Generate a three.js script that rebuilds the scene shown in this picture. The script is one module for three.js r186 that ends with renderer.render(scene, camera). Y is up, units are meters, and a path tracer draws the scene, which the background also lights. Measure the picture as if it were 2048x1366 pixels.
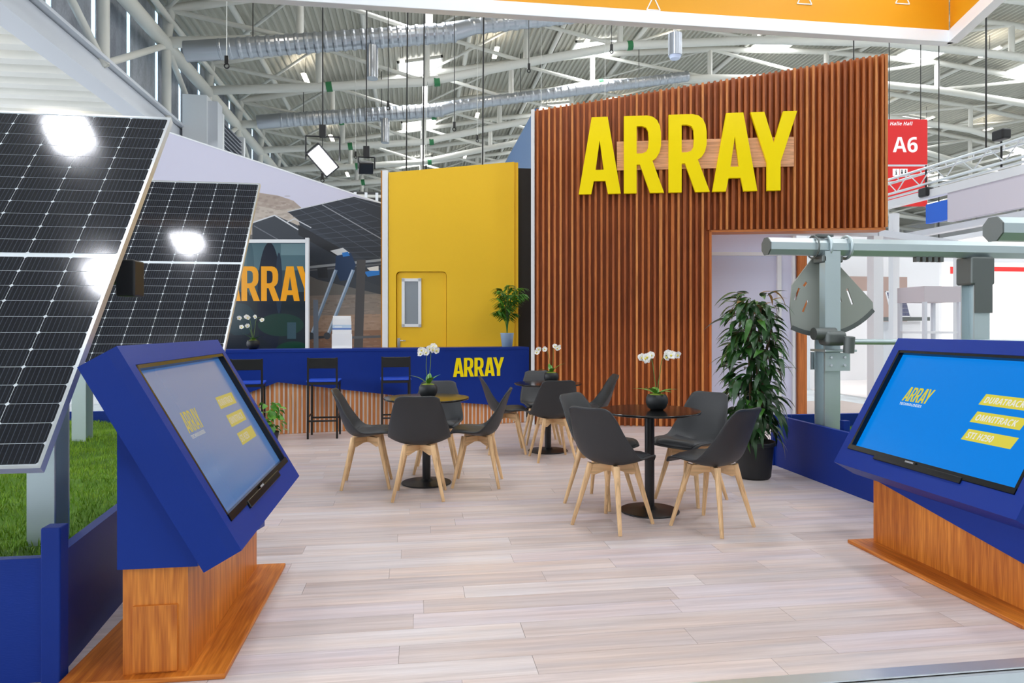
import * as THREE from 'three';
import { RoundedBoxGeometry } from 'three/addons/geometries/RoundedBoxGeometry.js';
import { mergeGeometries } from 'three/addons/utils/BufferGeometryUtils.js';
import { RectAreaLightUniformsLib } from 'three/addons/lights/RectAreaLightUniformsLib.js';

// ---------------------------------------------------------------- camera, exposure, light of the hall
// Axes: x runs along the stand's front edge, -z runs into the hall, y up, metres. Stand floor is y = 0.
RectAreaLightUniformsLib.init();
const scene = new THREE.Scene();
scene.background = new THREE.Color(0x0a0b0d);
const camera = new THREE.PerspectiveCamera(52.34, 2048 / 1366, 0.05, 400);
camera.position.set(0, 1.37, 0);
camera.rotation.set(0, -8 * Math.PI / 180, 0);
camera.setViewOffset(2048, 1366, 0, 28, 2048, 1366);
const renderer = new THREE.WebGLRenderer({ antialias: true });
renderer.toneMapping = THREE.LinearToneMapping;
renderer.toneMappingExposure = 0.98;
renderer.shadowMap.enabled = true;
const SKYLIGHT = 30, FLOOD = 38, SHOW = 30, BATTEN = 20, FACADE_FILL = 5;      // radiances of the lamps
const roofY = x => 14.0 + 4.6 * Math.sin(Math.PI * (x + 9.5) / 69);
// ---------------------------------------------------------------- helpers
const PI = Math.PI, V3 = (x, y, z) => new THREE.Vector3(x, y, z);
let seed = 1234567;
const rnd = () => { seed = (seed * 1664525 + 1013904223) >>> 0; return seed / 4294967296; };
const rr = (a, b) => a + (b - a) * rnd();
const used = {};
function numbered(n) { if (used[n] === undefined) { used[n] = 0; return n; } used[n]++; return n + '_' + String(used[n]).padStart(3, '0'); }
function tag(o, label, category, group, kind) { o.userData.label = label; if (category) o.userData.category = category; if (group) o.userData.group = group; if (kind) o.userData.kind = kind; return o; }
function thing(name, label, category, pos = [0, 0, 0], turn = 0, group, kind) {
  const g = new THREE.Group(); g.name = numbered(name); g.position.set(...pos); g.rotation.y = turn; scene.add(g);
  return tag(g, label, category, group, kind);
}
function part(name, geo, mat, parent, label) {
  const m = new THREE.Mesh(geo, mat); m.name = name; m.castShadow = m.receiveShadow = true; parent.add(m);
  if (label) m.userData.label = label; return m;
}
function solo(name, geo, mat, label, category, group, kind) { return tag(part(numbered(name), geo, mat, scene), label, category, group, kind); }
const box = (w, h, d, x = 0, y = 0, z = 0) => new THREE.BoxGeometry(w, h, d).translate(x, y, z);
const rbox = (w, h, d, r, x = 0, y = 0, z = 0) => new RoundedBoxGeometry(w, h, d, 2, r).translate(x, y, z);
const cyl = (r1, r2, h, n = 16, x = 0, y = 0, z = 0) => new THREE.CylinderGeometry(r1, r2, h, n).translate(x, y, z);
const merge = a => mergeGeometries(a.map(g => g.index ? g.toNonIndexed() : g));
function bar(a, b, r1, r2 = r1, n = 8) {           // round member from a to b
  const d = V3().subVectors(b, a), g = new THREE.CylinderGeometry(r2, r1, d.length(), n);
  g.applyQuaternion(new THREE.Quaternion().setFromUnitVectors(V3(0, 1, 0), d.clone().normalize()));
  const m = V3().addVectors(a, b).multiplyScalar(0.5); return g.translate(m.x, m.y, m.z);
}
function plankBar(a, b, w, t, up = V3(0, 1, 0)) {   // square member from a to b
  const z = V3().subVectors(b, a), L = z.length(); z.normalize(); const x = V3().crossVectors(up, z).normalize(), y = V3().crossVectors(z, x);
  const g = new THREE.BoxGeometry(w, t, L).applyMatrix4(new THREE.Matrix4().makeBasis(x, y, z)); const m = V3().addVectors(a, b).multiplyScalar(0.5);
  return g.translate(m.x, m.y, m.z);
}
function lathe(pts, n = 32) { return new THREE.LatheGeometry(pts.map(p => new THREE.Vector2(p[0], p[1])), n); }
function extr(shape, depth, bevel = 0, seg = 8) { return new THREE.ExtrudeGeometry(shape, { depth, bevelEnabled: bevel > 0, bevelThickness: bevel, bevelSize: bevel, bevelSegments: 2, curveSegments: seg }); }
function poly(pts) { const s = new THREE.Shape(); pts.forEach((p, i) => i ? s.lineTo(p[0], p[1]) : s.moveTo(p[0], p[1])); s.closePath(); return s; }
function grain(g, axis, du = 0, dv = 0) {          // uv in metres, u along the grain axis (0 x, 1 y, 2 z)
  const p = g.attributes.position, n = g.attributes.normal, uv = new Float32Array(p.count * 2);
  for (let i = 0; i < p.count; i++) {
    const P = [p.getX(i), p.getY(i), p.getZ(i)], N = [Math.abs(n.getX(i)), Math.abs(n.getY(i)), Math.abs(n.getZ(i))];
    const k = N[0] > N[1] && N[0] > N[2] ? 0 : N[1] > N[2] ? 1 : 2, rest = [0, 1, 2].filter(q => q !== k);
    const a = k === axis ? rest[0] : axis, b = k === axis ? rest[1] : rest.find(q => q !== axis);
    uv[2 * i] = P[a] + du; uv[2 * i + 1] = P[b] + dv;
  }
  g.setAttribute('uv', new THREE.BufferAttribute(uv, 2)); return g;
}
// value noise, tiling with period (px, py)
const hashT = new Float32Array(65536); for (let i = 0; i < 65536; i++) hashT[i] = rnd();
function vn(x, y, px, py, s = 0) {
  const xi = Math.floor(x), yi = Math.floor(y), fx = x - xi, fy = y - yi, u = fx * fx * (3 - 2 * fx), v = fy * fy * (3 - 2 * fy);
  const h = (a, b) => hashT[((((a % px) + px) % px) * 157 + (((b % py) + py) % py) * 7919 + s * 3571) & 65535];
  return (h(xi, yi) * (1 - u) + h(xi + 1, yi) * u) * (1 - v) + (h(xi, yi + 1) * (1 - u) + h(xi + 1, yi + 1) * u) * v;
}
function dataTex(w, h, fn, srgb = true) {
  const d = new Uint8Array(w * h * 4);
  for (let y = 0; y < h; y++) for (let x = 0; x < w; x++) { const c = fn(x / w, y / h), i = (y * w + x) * 4; d[i] = c[0]; d[i + 1] = c[1]; d[i + 2] = c[2]; d[i + 3] = 255; }
  const t = new THREE.DataTexture(d, w, h); t.wrapS = t.wrapT = THREE.RepeatWrapping; t.magFilter = THREE.LinearFilter; t.minFilter = THREE.LinearMipmapLinearFilter; t.generateMipmaps = true;
  if (srgb) t.colorSpace = THREE.SRGBColorSpace; t.needsUpdate = true; return t;
}
function canvasTex(w, h, draw) {
  const c = document.createElement('canvas'); c.width = w; c.height = h; draw(c.getContext('2d'), w, h);
  const t = new THREE.CanvasTexture(c); t.colorSpace = THREE.SRGBColorSpace; return t;
}
const clamp = (v, a = 0, b = 255) => Math.max(a, Math.min(b, v));
const rep = (t, x, y) => { const c = t.clone(); c.repeat.set(x, y); c.needsUpdate = true; return c; };
const mat = (color, roughness = 0.6, o = {}) => new THREE.MeshPhysicalMaterial({ color, roughness, metalness: 0, ...o });
const metal = (color, roughness = 0.35, o = {}) => new THREE.MeshPhysicalMaterial({ color, roughness, metalness: 0.9, ...o });
const glow = (color, k) => new THREE.MeshStandardMaterial({ color: 0x222222, emissive: color, emissiveIntensity: k, roughness: 0.8 });
function areaLight(w, h, k, color, pos, target) {
  const l = new THREE.RectAreaLight(color, k, w, h); l.position.set(...pos); l.lookAt(...target); scene.add(l); return l;
}
// ---------------------------------------------------------------- grain and dust maps
const floorMap = dataTex(1024, 512, (u, v) => {      // 2.0 m x 0.5 m, grain along u
  const a = vn(u * 6, v * 40, 6, 40, 1), b = vn(u * 14, v * 150, 14, 150, 2), c = vn(u * 3, v * 10, 3, 10, 3), d = vn(u * 40, v * 256, 40, 256, 4);
  const k = 0.34 * (a - 0.5) + 0.22 * (b - 0.5) + 0.3 * (c - 0.5) + 0.12 * (d - 0.5), w = vn(u * 5, v * 14, 5, 14, 9) - 0.5;
  return [clamp(214 + 52 * k + 8 * w), clamp(201 + 55 * k), clamp(198 + 56 * k - 8 * w)];
});
const woodGray = dataTex(1024, 256, (u, v) => {      // 1.6 m x 0.4 m, neutral streaks multiplied into a wood colour
  const w = v + 0.02 * (vn(u * 4, v * 4, 4, 4, 11) - 0.5), a = vn(u * 5, w * 26, 5, 26, 12), b = vn(u * 12, w * 90, 12, 90, 13), c = vn(u * 30, w * 200, 30, 200, 14);
  const k = 0.40 * (a - 0.5) + 0.34 * (b - 0.5) + 0.2 * (c - 0.5); return [clamp(236 + 105 * k), clamp(232 + 120 * k), clamp(227 + 130 * k)];
});
const woodKiosk = dataTex(1024, 512, (u, v) => {     // stained oak, wavy figure
  const w = v * 1 + 0.05 * Math.sin(u * 2 * PI) * vn(u * 3, v * 3, 3, 3, 21), r = Math.abs(((w * 14 + 1.5 * vn(u * 3, v * 6, 3, 6, 22)) % 1) - 0.5) * 2;
  const b = vn(u * 10, v * 110, 10, 110, 23), c = vn(u * 24, v * 250, 24, 250, 24), k = 0.2 * (r - 0.5) + 0.34 * (b - 0.5) + 0.25 * (c - 0.5) + 0.25 * (vn(u * 2, v * 5, 2, 5, 25) - 0.5);
  return [clamp(196 + 95 * k), clamp(112 + 88 * k), clamp(36 + 50 * k)];
});
const fineBump = dataTex(256, 256, (u, v) => { const k = 255 * (0.6 * vn(u * 64, v * 64, 64, 64, 31) + 0.4 * vn(u * 128, v * 128, 128, 128, 32)); return [k, k, k]; }, false);
const mottle = dataTex(256, 256, (u, v) => { const k = 225 + 30 * (vn(u * 6, v * 6, 6, 6, 41) - 0.5) + 24 * (vn(u * 40, v * 40, 40, 40, 42) - 0.5); return [k, k, k]; });
// ---------------------------------------------------------------- materials
const M = {
  navy: mat(0x0d2f86, 0.45,  { specularIntensity: 0.45, bumpMap: rep(fineBump, 6, 6), bumpScale: 0.0003 }),
  navySeat: mat(0x1446c0, 0.5),
  yellow: mat(0xefbf14, 0.55, { bumpMap: rep(fineBump, 8, 8), bumpScale: 0.0004 }),
  letter: mat(0xffe600, 0.45, { specularIntensity: 0.4 }),
  blackShell: mat(0x2d2e30, 0.5), blackPad: mat(0x303134, 0.5), blackPaint: mat(0x121214, 0.42), blackTop: mat(0x141414, 0.16),
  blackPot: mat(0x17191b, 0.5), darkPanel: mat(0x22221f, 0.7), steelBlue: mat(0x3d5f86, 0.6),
  legWood: mat(0xf0c896, 0.5, { map: rep(woodGray, 0.6, 2.5) }),
  kioskWood: mat(0xffffff, 0.42, { map: rep(woodKiosk, 0.7, 1.1) }),
  white: mat(0xe9ebee, 0.5), whiteGloss: mat(0xf2f3f5, 0.3), paper: mat(0xf3f4f6, 0.8),
  frameWhite: mat(0xe6e9ec, 0.35), lavender: mat(0xd8daf0, 0.3), orange: mat(0xdc9800, 0.6),
  steel: metal(0xc3d0d3, 0.42, { metalness: 0.75 }), steelDark: metal(0x6f7472, 0.5, { metalness: 0.7 }), alu: metal(0xdfe3e6, 0.32, { metalness: 0.8 }), duct: metal(0xb8bcc4, 0.3, { metalness: 0.85 }),
  chrome: metal(0xd6d9dc, 0.18), iron: mat(0x15120f, 0.45),
  truss: mat(0xdcdad2, 0.6), deck: mat(0xb9b6aa, 0.65), beam: mat(0xd8dbe2, 0.5), wallPanel: mat(0x8b8f99, 0.6), louver: mat(0x50545a, 0.6), hallFloor: mat(0xdce6ea, 0.25, { map: rep(mottle, 12, 12) }), hallWall: mat(0xcfcfcf, 0.8),
  bezel: mat(0x0b0b0c, 0.25), backsheet: mat(0xdfe6ea, 0.7, { specularIntensity: 0.1, clearcoat: 1, clearcoatRoughness: 0.1 }),
  red: mat(0xd81e1e, 0.5), blue: mat(0x1467e0, 0.5), gearBlue: mat(0x2a7fd4, 0.4),
  moss: mat(0x8a9a35, 0.95), soil: mat(0x3a2a1e, 0.95), petal: mat(0xf7f5f2, 0.7, { transmission: 0.15, thickness: 0 }), petalCore: mat(0xe2d25a, 0.7), stem: mat(0x5d7a35, 0.6),
  potBlue: mat(0x8fa6bf, 0.5),
};
const slatMats = [0xcf7b3c, 0xc36e30, 0xba662a, 0xda8c4a, 0xae5c28].map(c => mat(c, 0.5, { map: rep(woodGray, 0.625, 2.5) }));
const backWood = slatMats[2];   // the same stained timber as the slats
const counterSlat = [0xdc8f50, 0xd08244, 0xe39c5e].map(c => mat(c, 0.55, { map: rep(woodGray, 0.625, 2.5) }));
const signPlank = mat(0xf2b890, 0.5, { map: rep(woodGray, 0.625, 2.5) });
const leafM = [0x2f5a22, 0x24491f, 0x3d6c26, 0x1f3f1c].map(c => mat(c, 0.35, { transmission: 0.12, thickness: 0, side: THREE.DoubleSide }));
const leafRed = mat(0x8f6a34, 0.45, { transmission: 0.2, thickness: 0, side: THREE.DoubleSide });
const leafBright = [0x5fa32b, 0x4b8c22, 0x74b83a].map(c => mat(c, 0.5, { transmission: 0.25, thickness: 0, side: THREE.DoubleSide }));
const leafOrchid = mat(0x4d8a2a, 0.35, { transmission: 0.1, thickness: 0, side: THREE.DoubleSide });
// ================================================================ THE HALL
const battenGlow = glow(0xfff6e6, 5);
// floor slab of the hall, in front of and around the stand
solo('floor', box(70.6, 0.3, 118, 24.7, -0.21, -29), M.hallFloor, 'pale polished floor of the exhibition hall', 'floor', null, 'structure');
function corrugated(x0, x1, z0, z1, pitch, depth, yf) {       // trapezoidal deck, ribs along z
  const xs = [], ys = [];
  for (let x = x0; x < x1; x += pitch) for (const [a, b] of [[0, 0], [0.33, 0], [0.5, 1], [0.83, 1]]) { xs.push(x + a * pitch); ys.push(yf(x + a * pitch) + b * depth); }
  const pos = [], n = xs.length - 1;
  for (let i = 0; i < n; i++) { const a = [xs[i], ys[i], z0], b = [xs[i + 1], ys[i + 1], z0], c = [xs[i + 1], ys[i + 1], z1], d = [xs[i], ys[i], z1]; pos.push(...a, ...b, ...c, ...a, ...c, ...d); }
  const g = new THREE.BufferGeometry(); g.setAttribute('position', new THREE.Float32BufferAttribute(pos, 3)); g.setAttribute('uv', new THREE.Float32BufferAttribute(new Float32Array(pos.length / 3 * 2), 2)); g.computeVertexNormals(); return g;
}
M.deck.side = THREE.DoubleSide;
solo('ceiling', corrugated(-10.6, 59.6, 28, -87, 0.3, 0.11, roofY), M.deck, 'corrugated metal roof deck arching over the hall', 'roof', null, 'structure');
{ // lower aisle roof beyond the edge girder, ribs across the aisle
  const pos = [], p = 1.1, d = 0.3, zs = [], ys = []; for (let z = 28; z > -87; z -= p) for (const [a, b] of [[0, 0], [0.4, 0], [0.5, 1], [0.9, 1]]) { zs.push(z - a * p); ys.push(9.0 + b * d); }
  for (let i = 0; i < zs.length - 1; i++) { const A = [-24, ys[i], zs[i]], B = [-9.95, ys[i], zs[i]], C = [-9.95, ys[i + 1], zs[i + 1]], D = [-24, ys[i + 1], zs[i + 1]]; pos.push(...A, ...B, ...C, ...A, ...C, ...D); }
  const g = new THREE.BufferGeometry(); g.setAttribute('position', new THREE.Float32BufferAttribute(pos, 3)); g.setAttribute('uv', new THREE.Float32BufferAttribute(new Float32Array(pos.length / 3 * 2), 2)); g.computeVertexNormals();
  solo('ceiling_aisle', g, mat(0xe4e3dc, 0.6, { side: THREE.DoubleSide }), 'white ribbed soffit of the lower side aisle', 'soffit', null, 'structure');
  for (let i = 0; i < 14; i++) { const z = 22 - i * 7, t = thing('aisle_lamp', 'lit linear lamp under the side aisle soffit', 'lamp', [-12.6, 8.5, z], 0, 'linear lamps of the side aisle'); part('tube', box(1.4, 0.06, 0.2), battenGlow, t); part('housing', box(1.5, 0.06, 0.08, 0, 0.07, 0), M.truss, t); part('hanger', bar(V3(0, 0.06, 0), V3(0, 0.82, 0), 0.015, 0.015, 5), M.iron, t); if (i > 1 && i < 9) areaLight(1.4, 0.2, 14, 0xfff4e2, [-12.6, 8.62, z], [-12.6, 9, z]); }
}
// outer walls
solo('wall_back', box(84, 20, 0.4, 18, 8, -87.4), M.hallWall, 'plain grey end wall far down the hall', 'wall', null, 'structure');
solo('wall_front', box(84, 20, 0.4, 18, 8, 28.4), M.hallWall, 'plain grey end wall of the hall', 'wall', null, 'structure');
solo('wall_right', box(0.4, 20, 116, 60, 8, -29.5), M.hallWall, 'plain grey long wall of the hall', 'wall', null, 'structure');
{ // added, unseen facade: glowing windows put in to brighten the side aisle
  solo('wall_aisle', merge([box(0.4, 1.2, 116, -24.2, 0.5, -29.5), box(0.4, 1.6, 116, -24.2, 8.5, -29.5)]), M.hallWall, 'plain grey wall beyond the side aisle', 'wall', null, 'structure');
  const fill_pane = glow(0xeef6ff, 2.0);
  for (let i = 0; i < 11; i++) { const z = 22.5 - i * 10.5, w = new THREE.Group(); w.name = 'added_window_' + (i + 1); w.position.set(-24.1, 4.4, z); scene.add(w); tag(w, 'tall added glowing window that brightens the side aisle', 'window', 'added windows of the side aisle', 'structure'); part('fill_pane', box(0.05, 6.6, 10.1), fill_pane, w); part('mullion', merge([box(0.12, 6.6, 0.12, 0.04, 0, 5.2), box(0.12, 6.6, 0.1, 0.04, 0, 0), box(0.12, 0.1, 10.4, 0.04, 0, 0)]), M.truss, w); areaLight(10.1, 6.6, FACADE_FILL, 0xf2f7ff, [-24.0, 4.4, z], [-23, 4.4, z]); }
}
{ // clerestory strip above the edge girder: separate grey panels with slit windows between them
  const w = new THREE.Group(); w.name = 'wall_left'; scene.add(w); tag(w, 'grey panelled clerestory with slit windows above edge girder', 'wall', null, 'structure');
  const slit = glow(0xbfe6ff, 2.4), pm = [0xb4b8c2, 0xa6abb6, 0xbfc3cb].map(c => mat(c, 0.55, { map: rep(mottle, 2, 2) }));
  for (let i = 0; i < 42; i++) { const z = 27 - i * 2.75; part('panel', box(0.16, 5.2, 2.53, -10.25, 11.8, z), pm[i % 3], w); part('slit_window', box(0.06, 5.2, 0.3, -10.2, 11.8, z - 1.375), slit, w); }
}
{ // edge girder: box beam, chord tube, posts and diagonals
  const g = thing('edge_girder', 'white tubular edge girder with box beam below grey clerestory', 'girder', [0, 0, 0], 0, null, 'structure');
  part('box_beam', box(0.5, 0.62, 115, -9.75, 9.2, -29.5), M.beam, g); part('gutter', box(0.7, 0.2, 115, -9.5, 8.72, -29.5), M.beam, g); part('lower_flange', box(0.9, 0.1, 115, -9.75, 9.6, -29.5), M.beam, g);
  part('chord', bar(V3(-9.5, 12.3, 28), V3(-9.5, 12.3, -87), 0.26, 0.26, 14), M.truss, g); part('chord', bar(V3(-9.3, 13.2, 28), V3(-9.3, 13.2, -87), 0.12), M.truss, g);
  for (let i = 0; i < 18; i++) {
    const z = -6.5 - i * 5.5 + 11; part('post', bar(V3(-9.5, 9.5, z), V3(-9.5, 12.3, z), 0.17, 0.17, 10), M.truss, g);
    part('diagonal', bar(V3(-9.5, 9.5, z + (i % 2 ? 0 : 5.5)), V3(-9.5, 12.3, z + (i % 2 ? 5.5 : 0)), 0.12), M.truss, g);
    part('strut', bar(V3(-9.5, 12.3, z), V3(-9.3, roofY(-9.3), z), 0.17, 0.17, 10), M.truss, g);
  }
}
// cross trusses of the roof
const LOW = [[-9.5, 12.4], [-4.5, 12.8], [0.6, 13.3], [5.5, 14.5], [10.3, 15.6], [17.5, 16.3], [25, 16.6], [32.5, 16.3], [39.7, 15.6], [44.5, 14.5], [49.4, 13.3], [54.5, 12.8], [59.5, 12.4]];
const strapGreen = mat(0x2f7a4a, 0.6);
function crossTruss(z) {
  const g = thing('roof_truss', 'white tubular roof truss spanning across the hall', 'truss', [0, 0, z], 0, 'roof trusses of the hall');
  const up = x => roofY(x) - 0.32;
  for (const x of [-4.5, 0.6, 10.3]) { const y = LOW.find(p => p[0] === x)[1]; part('strap', bar(V3(x + 0.35, y + 0.02, 0), V3(x + 0.62, y + 0.06, 0), 0.235, 0.235, 10), strapGreen, g, 'green strap'); }
  LOW.forEach(([x, y], i) => {
    part('post', bar(V3(x, y, 0), V3(x, up(x), 0), 0.15, 0.15, 8), M.truss, g);
    if (!i) return; const [a, b] = LOW[i - 1];
    part('lower_chord', bar(V3(a, b, 0), V3(x, y, 0), 0.21, 0.21, 12), M.truss, g); part('upper_chord', bar(V3(a, up(a), 0), V3(x, up(x), 0), 0.17, 0.17, 10), M.truss, g);
    part('diagonal', i < 7 ? bar(V3(a, up(a), 0), V3(x, y, 0), 0.1) : bar(V3(a, b, 0), V3(x, up(x), 0), 0.1), M.truss, g);
    if (i % 2) part('brace', bar(V3(x, up(x), 0), V3(a, up(a), -5.5), 0.07, 0.07, 6), M.truss, g);
  });
}
for (let i = 0; i < 12; i++) crossTruss(-17.5 - i * 5.5);
for (let i = 0; i < 11; i++) { const x = -10.55 + 0.3 * Math.round((5.55 + i * 1.35 + rr(-0.4, 0.4)) / 0.3), z = -19 - (i * 7.3) % 15, y = rr(6.5, 10.5) + (x > 3 ? 3 : 0), g = thing('rigging_line', 'thin steel rigging line hanging from the roof deck', 'cable', [x, 0, z], 0, 'rigging lines of the hall roof'); part('wire', bar(V3(0, y, 0), V3(0, roofY(x) - 0.004, 0), 0.014, 0.014, 5), i % 2 ? M.iron : M.truss, g); part('hook', merge([box(0.09, 0.2, 0.09, 0, y - 0.1, 0), new THREE.TorusGeometry(0.06, 0.018, 6, 12).translate(0, y - 0.26, 0)]), M.iron, g); }
// purlins
for (const [x, y] of LOW.slice(0, -1)) solo('purlin', bar(V3(x + 2.2, roofY(x + 2.2) - 0.14, 28), V3(x + 2.2, roofY(x + 2.2) - 0.14, -87), 0.13, 0.13, 8), M.truss, 'long white purlin tube under the roof deck', 'purlin', 'purlins of the hall roof');
// spiral ducts
const ductRib = (a, b, r, n) => { const d = V3().subVectors(b, a), L = d.length(), p = []; for (let i = 0; i < n; i++) p.push([r, L * i / n - L / 2], [r, L * (i + 0.45) / n - L / 2], [r * 1.09, L * (i + 0.62) / n - L / 2], [r * 1.09, L * (i + 0.82) / n - L / 2]); p.push([r, L / 2]); const g = lathe(p, 24).toNonIndexed(); g.computeVertexNormals(); g.applyQuaternion(new THREE.Quaternion().setFromUnitVectors(V3(0, 1, 0), d.normalize())); const m = V3().addVectors(a, b).multiplyScalar(0.5); return g.translate(m.x, m.y, m.z); };
function duct(z, y0, y1, r, label) {
  const g = thing('spiral_duct', label, 'duct', [0, 0, z]);
  part('pipe', ductRib(V3(-7.4, y0 + 0.12, 0), V3(1.6, y1, 0), r, 26), M.duct, g); part('pipe', ductRib(V3(1.9, y1 + 0.2, 0), V3(16, y1 + 2.6, 0), r * 0.8, 32), M.duct, g);
  part('end_sleeve', bar(V3(-8.4, y0, 0), V3(-6.6, y0 + 0.22, 0), r * 1.05, r * 1.05, 24), M.duct, g);
  part('reducer', bar(V3(1.3, y1 - 0.03, 0), V3(2.3, y1 + 0.27, 0), r * 1.07, r * 0.82, 24), M.duct, g); part('branch', bar(V3(-1.6, y1 - 0.5, 0), V3(-1.6, y1 - 2.0, 0.1), r * 0.62, r * 0.62, 20), M.duct, g);
  for (const x of [-6, -1.8, 6, 13]) part('hanger', bar(V3(x, x < 2 ? y0 + (y1 - y0) * (x + 8.6) / 10.2 : y1 + 0.2 + 2.4 * (x - 1.9) / 14.1, 0), V3(x, roofY(x), 0), 0.02, 0.02, 5), M.iron, g);
}
duct(-27.2, 11.6, 12.9, 0.36, 'large silver spiral air duct under the nearer roof bay'); duct(-39.2, 12.5, 13.6, 0.36, 'silver spiral air duct deeper down the hall roof');
{ const g = thing('cylinder_lamp', 'short silver metal cylinder hanging from the roof truss', 'fixture', [7.43, 0, -19.15]); part('drum', cyl(0.2, 0.2, 0.62, 24, 0, 9.5, 0), M.duct, g); part('lens', cyl(0.17, 0.14, 0.1, 24, 0, 9.15, 0), mat(0xc9d4ee, 0.3), g); part('hanger', bar(V3(0, 9.8, 0), V3(0, roofY(7.43), 0), 0.05), M.truss, g); }  // silver cylinder lamp, unlit
// skylights: diffusing panels in the deck, each with its daylight
const skyGlow = glow(0xf4f9ff, 3.2);
for (const z of [17, 6, -7.5, -17.2, -28, -39, -50, -61]) for (const x of [0.3, 10.1, 21.3, 30.9, 38.5, 49.2]) {
  const y = roofY(x) - 0.16, tilt = Math.atan((roofY(x + 0.1) - roofY(x - 0.1)) / 0.2);
  const g = thing('skylight', 'bright square daylight panel set in the roof deck', 'skylight', [x, y, z], 0, 'skylights of the hall roof'); g.rotation.z = tilt;
  part('window_pane', box(2.3, 0.04, 2.3), skyGlow, g); part('frame', merge([box(2.5, 0.14, 0.1, 0, 0, 1.2), box(2.5, 0.14, 0.1, 0, 0, -1.2), box(0.1, 0.14, 2.5, 1.2, 0, 0), box(0.1, 0.14, 2.5, -1.2, 0, 0)]), M.truss, g);
  areaLight(2.3, 2.3, SKYLIGHT, 0xf6faff, [x, y - 0.06, z], [x + Math.tan(tilt), y - 1.06, z]);
}
// batten lamps in rows across the hall
for (const z of [-24, -36, -47, -58]) for (let i = 0; i < 12; i++) {
  const x = -5.4 + 4.8 * i, y = roofY(x) - 1.0, g = thing('batten_lamp', 'lit fluorescent batten lamp below the roof deck', 'lamp', [x, y, z], 0, 'batten lamps of the hall roof');
  part('housing', box(0.08, 0.08, 1.5, 0, 0.08, 0), M.truss, g); part('tube', box(0.24, 0.06, 1.44), battenGlow, g); part('hanger', bar(V3(0, 0.1, 0), V3(0, 1.05, 0), 0.015, 0.015, 5), M.iron, g);
  if (z > -40) areaLight(0.24, 1.44, BATTEN, 0xfff4e2, [x, y - 0.05, z], [x, y - 1, z]);
  if (z > -50 && i % 2 === 0) areaLight(0.24, 1.44, BATTEN * 0.9, 0xfff4e2, [x, y + 0.13, z], [x, y + 1, z]);
}
// ventilation box and louvre on the clerestory side
{ const g = thing('ventilation_box', 'tall white ventilation casing beside dark louvres', 'vent', [-8.9, 0, -30.4]); part('casing', box(0.95, 7.4, 0.9, 0, 7.2, 0), M.white, g); part('side_cover', box(0.4, 7.2, 0.7, 0.66, 7.1, -0.05), M.beam, g); part('leg', box(0.5, 3.6, 0.5, 0, 1.75, 0), M.white, g); }
{ const g = thing('louvre_panel', 'dark louvre panel between white posts on the side wall', 'louvre', [-8.6, 0, -34.5]);
  part('backing', box(0.1, 3.6, 3.6, -0.12, 9.0, 0), mat(0x2a2c2f, 0.8), g); for (let i = 0; i < 18; i++) part('slat', box(0.14, 0.05, 3.6, 0, 7.4 + i * 0.19, 0).rotateZ(0), M.wallPanel, g);
  part('post', box(0.3, 11, 0.3, 0, 5.4, 1.95), M.white, g); part('post', box(0.3, 11, 0.3, 0, 5.4, -1.95), M.white, g); }
// hanging cables that carry the stand's tall walls, and show floodlights
for (const [x, z, y, l] of [[-0.12, -10.62, 3.74, 'black rigging cable rising from the door side of the yellow wall'], [0.13, -10.58, 3.76, 'black rigging cable rising next to the door side cable'], [1.02, -10.46, 3.83, 'black rigging cable rising near the plant end of the yellow wall']]) { const g = thing('rigging_cable', l, 'cable', [x, 0, z]); part('wire', bar(V3(0, y, 0), V3(0.1, roofY(x) , 0), 0.012, 0.012, 6), M.iron, g); part('shackle', box(0.07, 0.12, 0.07, 0.035, 8.2, 0), M.iron, g); }
function showLamp(name, label, pos, aim, size, k, lit, asp = 0.75, roll = 0, group) {
  const g = thing(name, label, 'floodlight', pos, 0, group), top = roofY(pos[0]) - 0.03;
  const d = V3(...aim).sub(V3(...pos)).normalize(), q = new THREE.Quaternion().setFromUnitVectors(V3(0, 0, 1), d).multiply(new THREE.Quaternion().setFromAxisAngle(V3(0, 0, 1), roll));
  part('housing', rbox(size * 1.15, size * (asp + 0.15), size * 0.5, 0.02, 0, 0, -size * 0.28).applyQuaternion(q), M.blackPaint, g);
  part('lens', box(size, size * asp, 0.02).applyQuaternion(q), lit ? glow(0xf3f6ff, lit) : mat(0x30343a, 0.2), g);
  part('yoke', merge([bar(V3(-size * 0.62, 0, 0), V3(-size * 0.62, size * 0.9, 0), 0.015), bar(V3(size * 0.62, 0, 0), V3(size * 0.62, size * 0.9, 0), 0.015), bar(V3(-size * 0.62, size * 0.9, 0), V3(size * 0.62, size * 0.9, 0), 0.015)]), M.blackPaint, g);
  part('clamp', box(0.12, 0.22, 0.12, 0, size * 0.9 + 0.1, 0), M.blackPaint, g); part('cable', bar(V3(0, size * 0.9, 0), V3(0, top - pos[1], 0), 0.012, 0.012, 6), M.iron, g);
  if (k) { const p = V3(...pos).addScaledVector(d, 0.03), t = p.clone().add(d); areaLight(size, size * asp, k, 0xf5f7ff, p.toArray(), t.toArray()); }
}
showLamp('show_floodlight', 'glaring white floodlight hanging above the printed desert wall', [-1.7, 4.5, -13.4], [0.2, 1.2, -3], 0.5, SHOW * 1.4, 60, 0.5, -0.85);
showLamp('show_floodlight', 'unlit black floodlight hanging beside the yellow wall', [-0.95, 4.55, -14.2], [1.5, 1, -8], 0.26, 0, 0);
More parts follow.
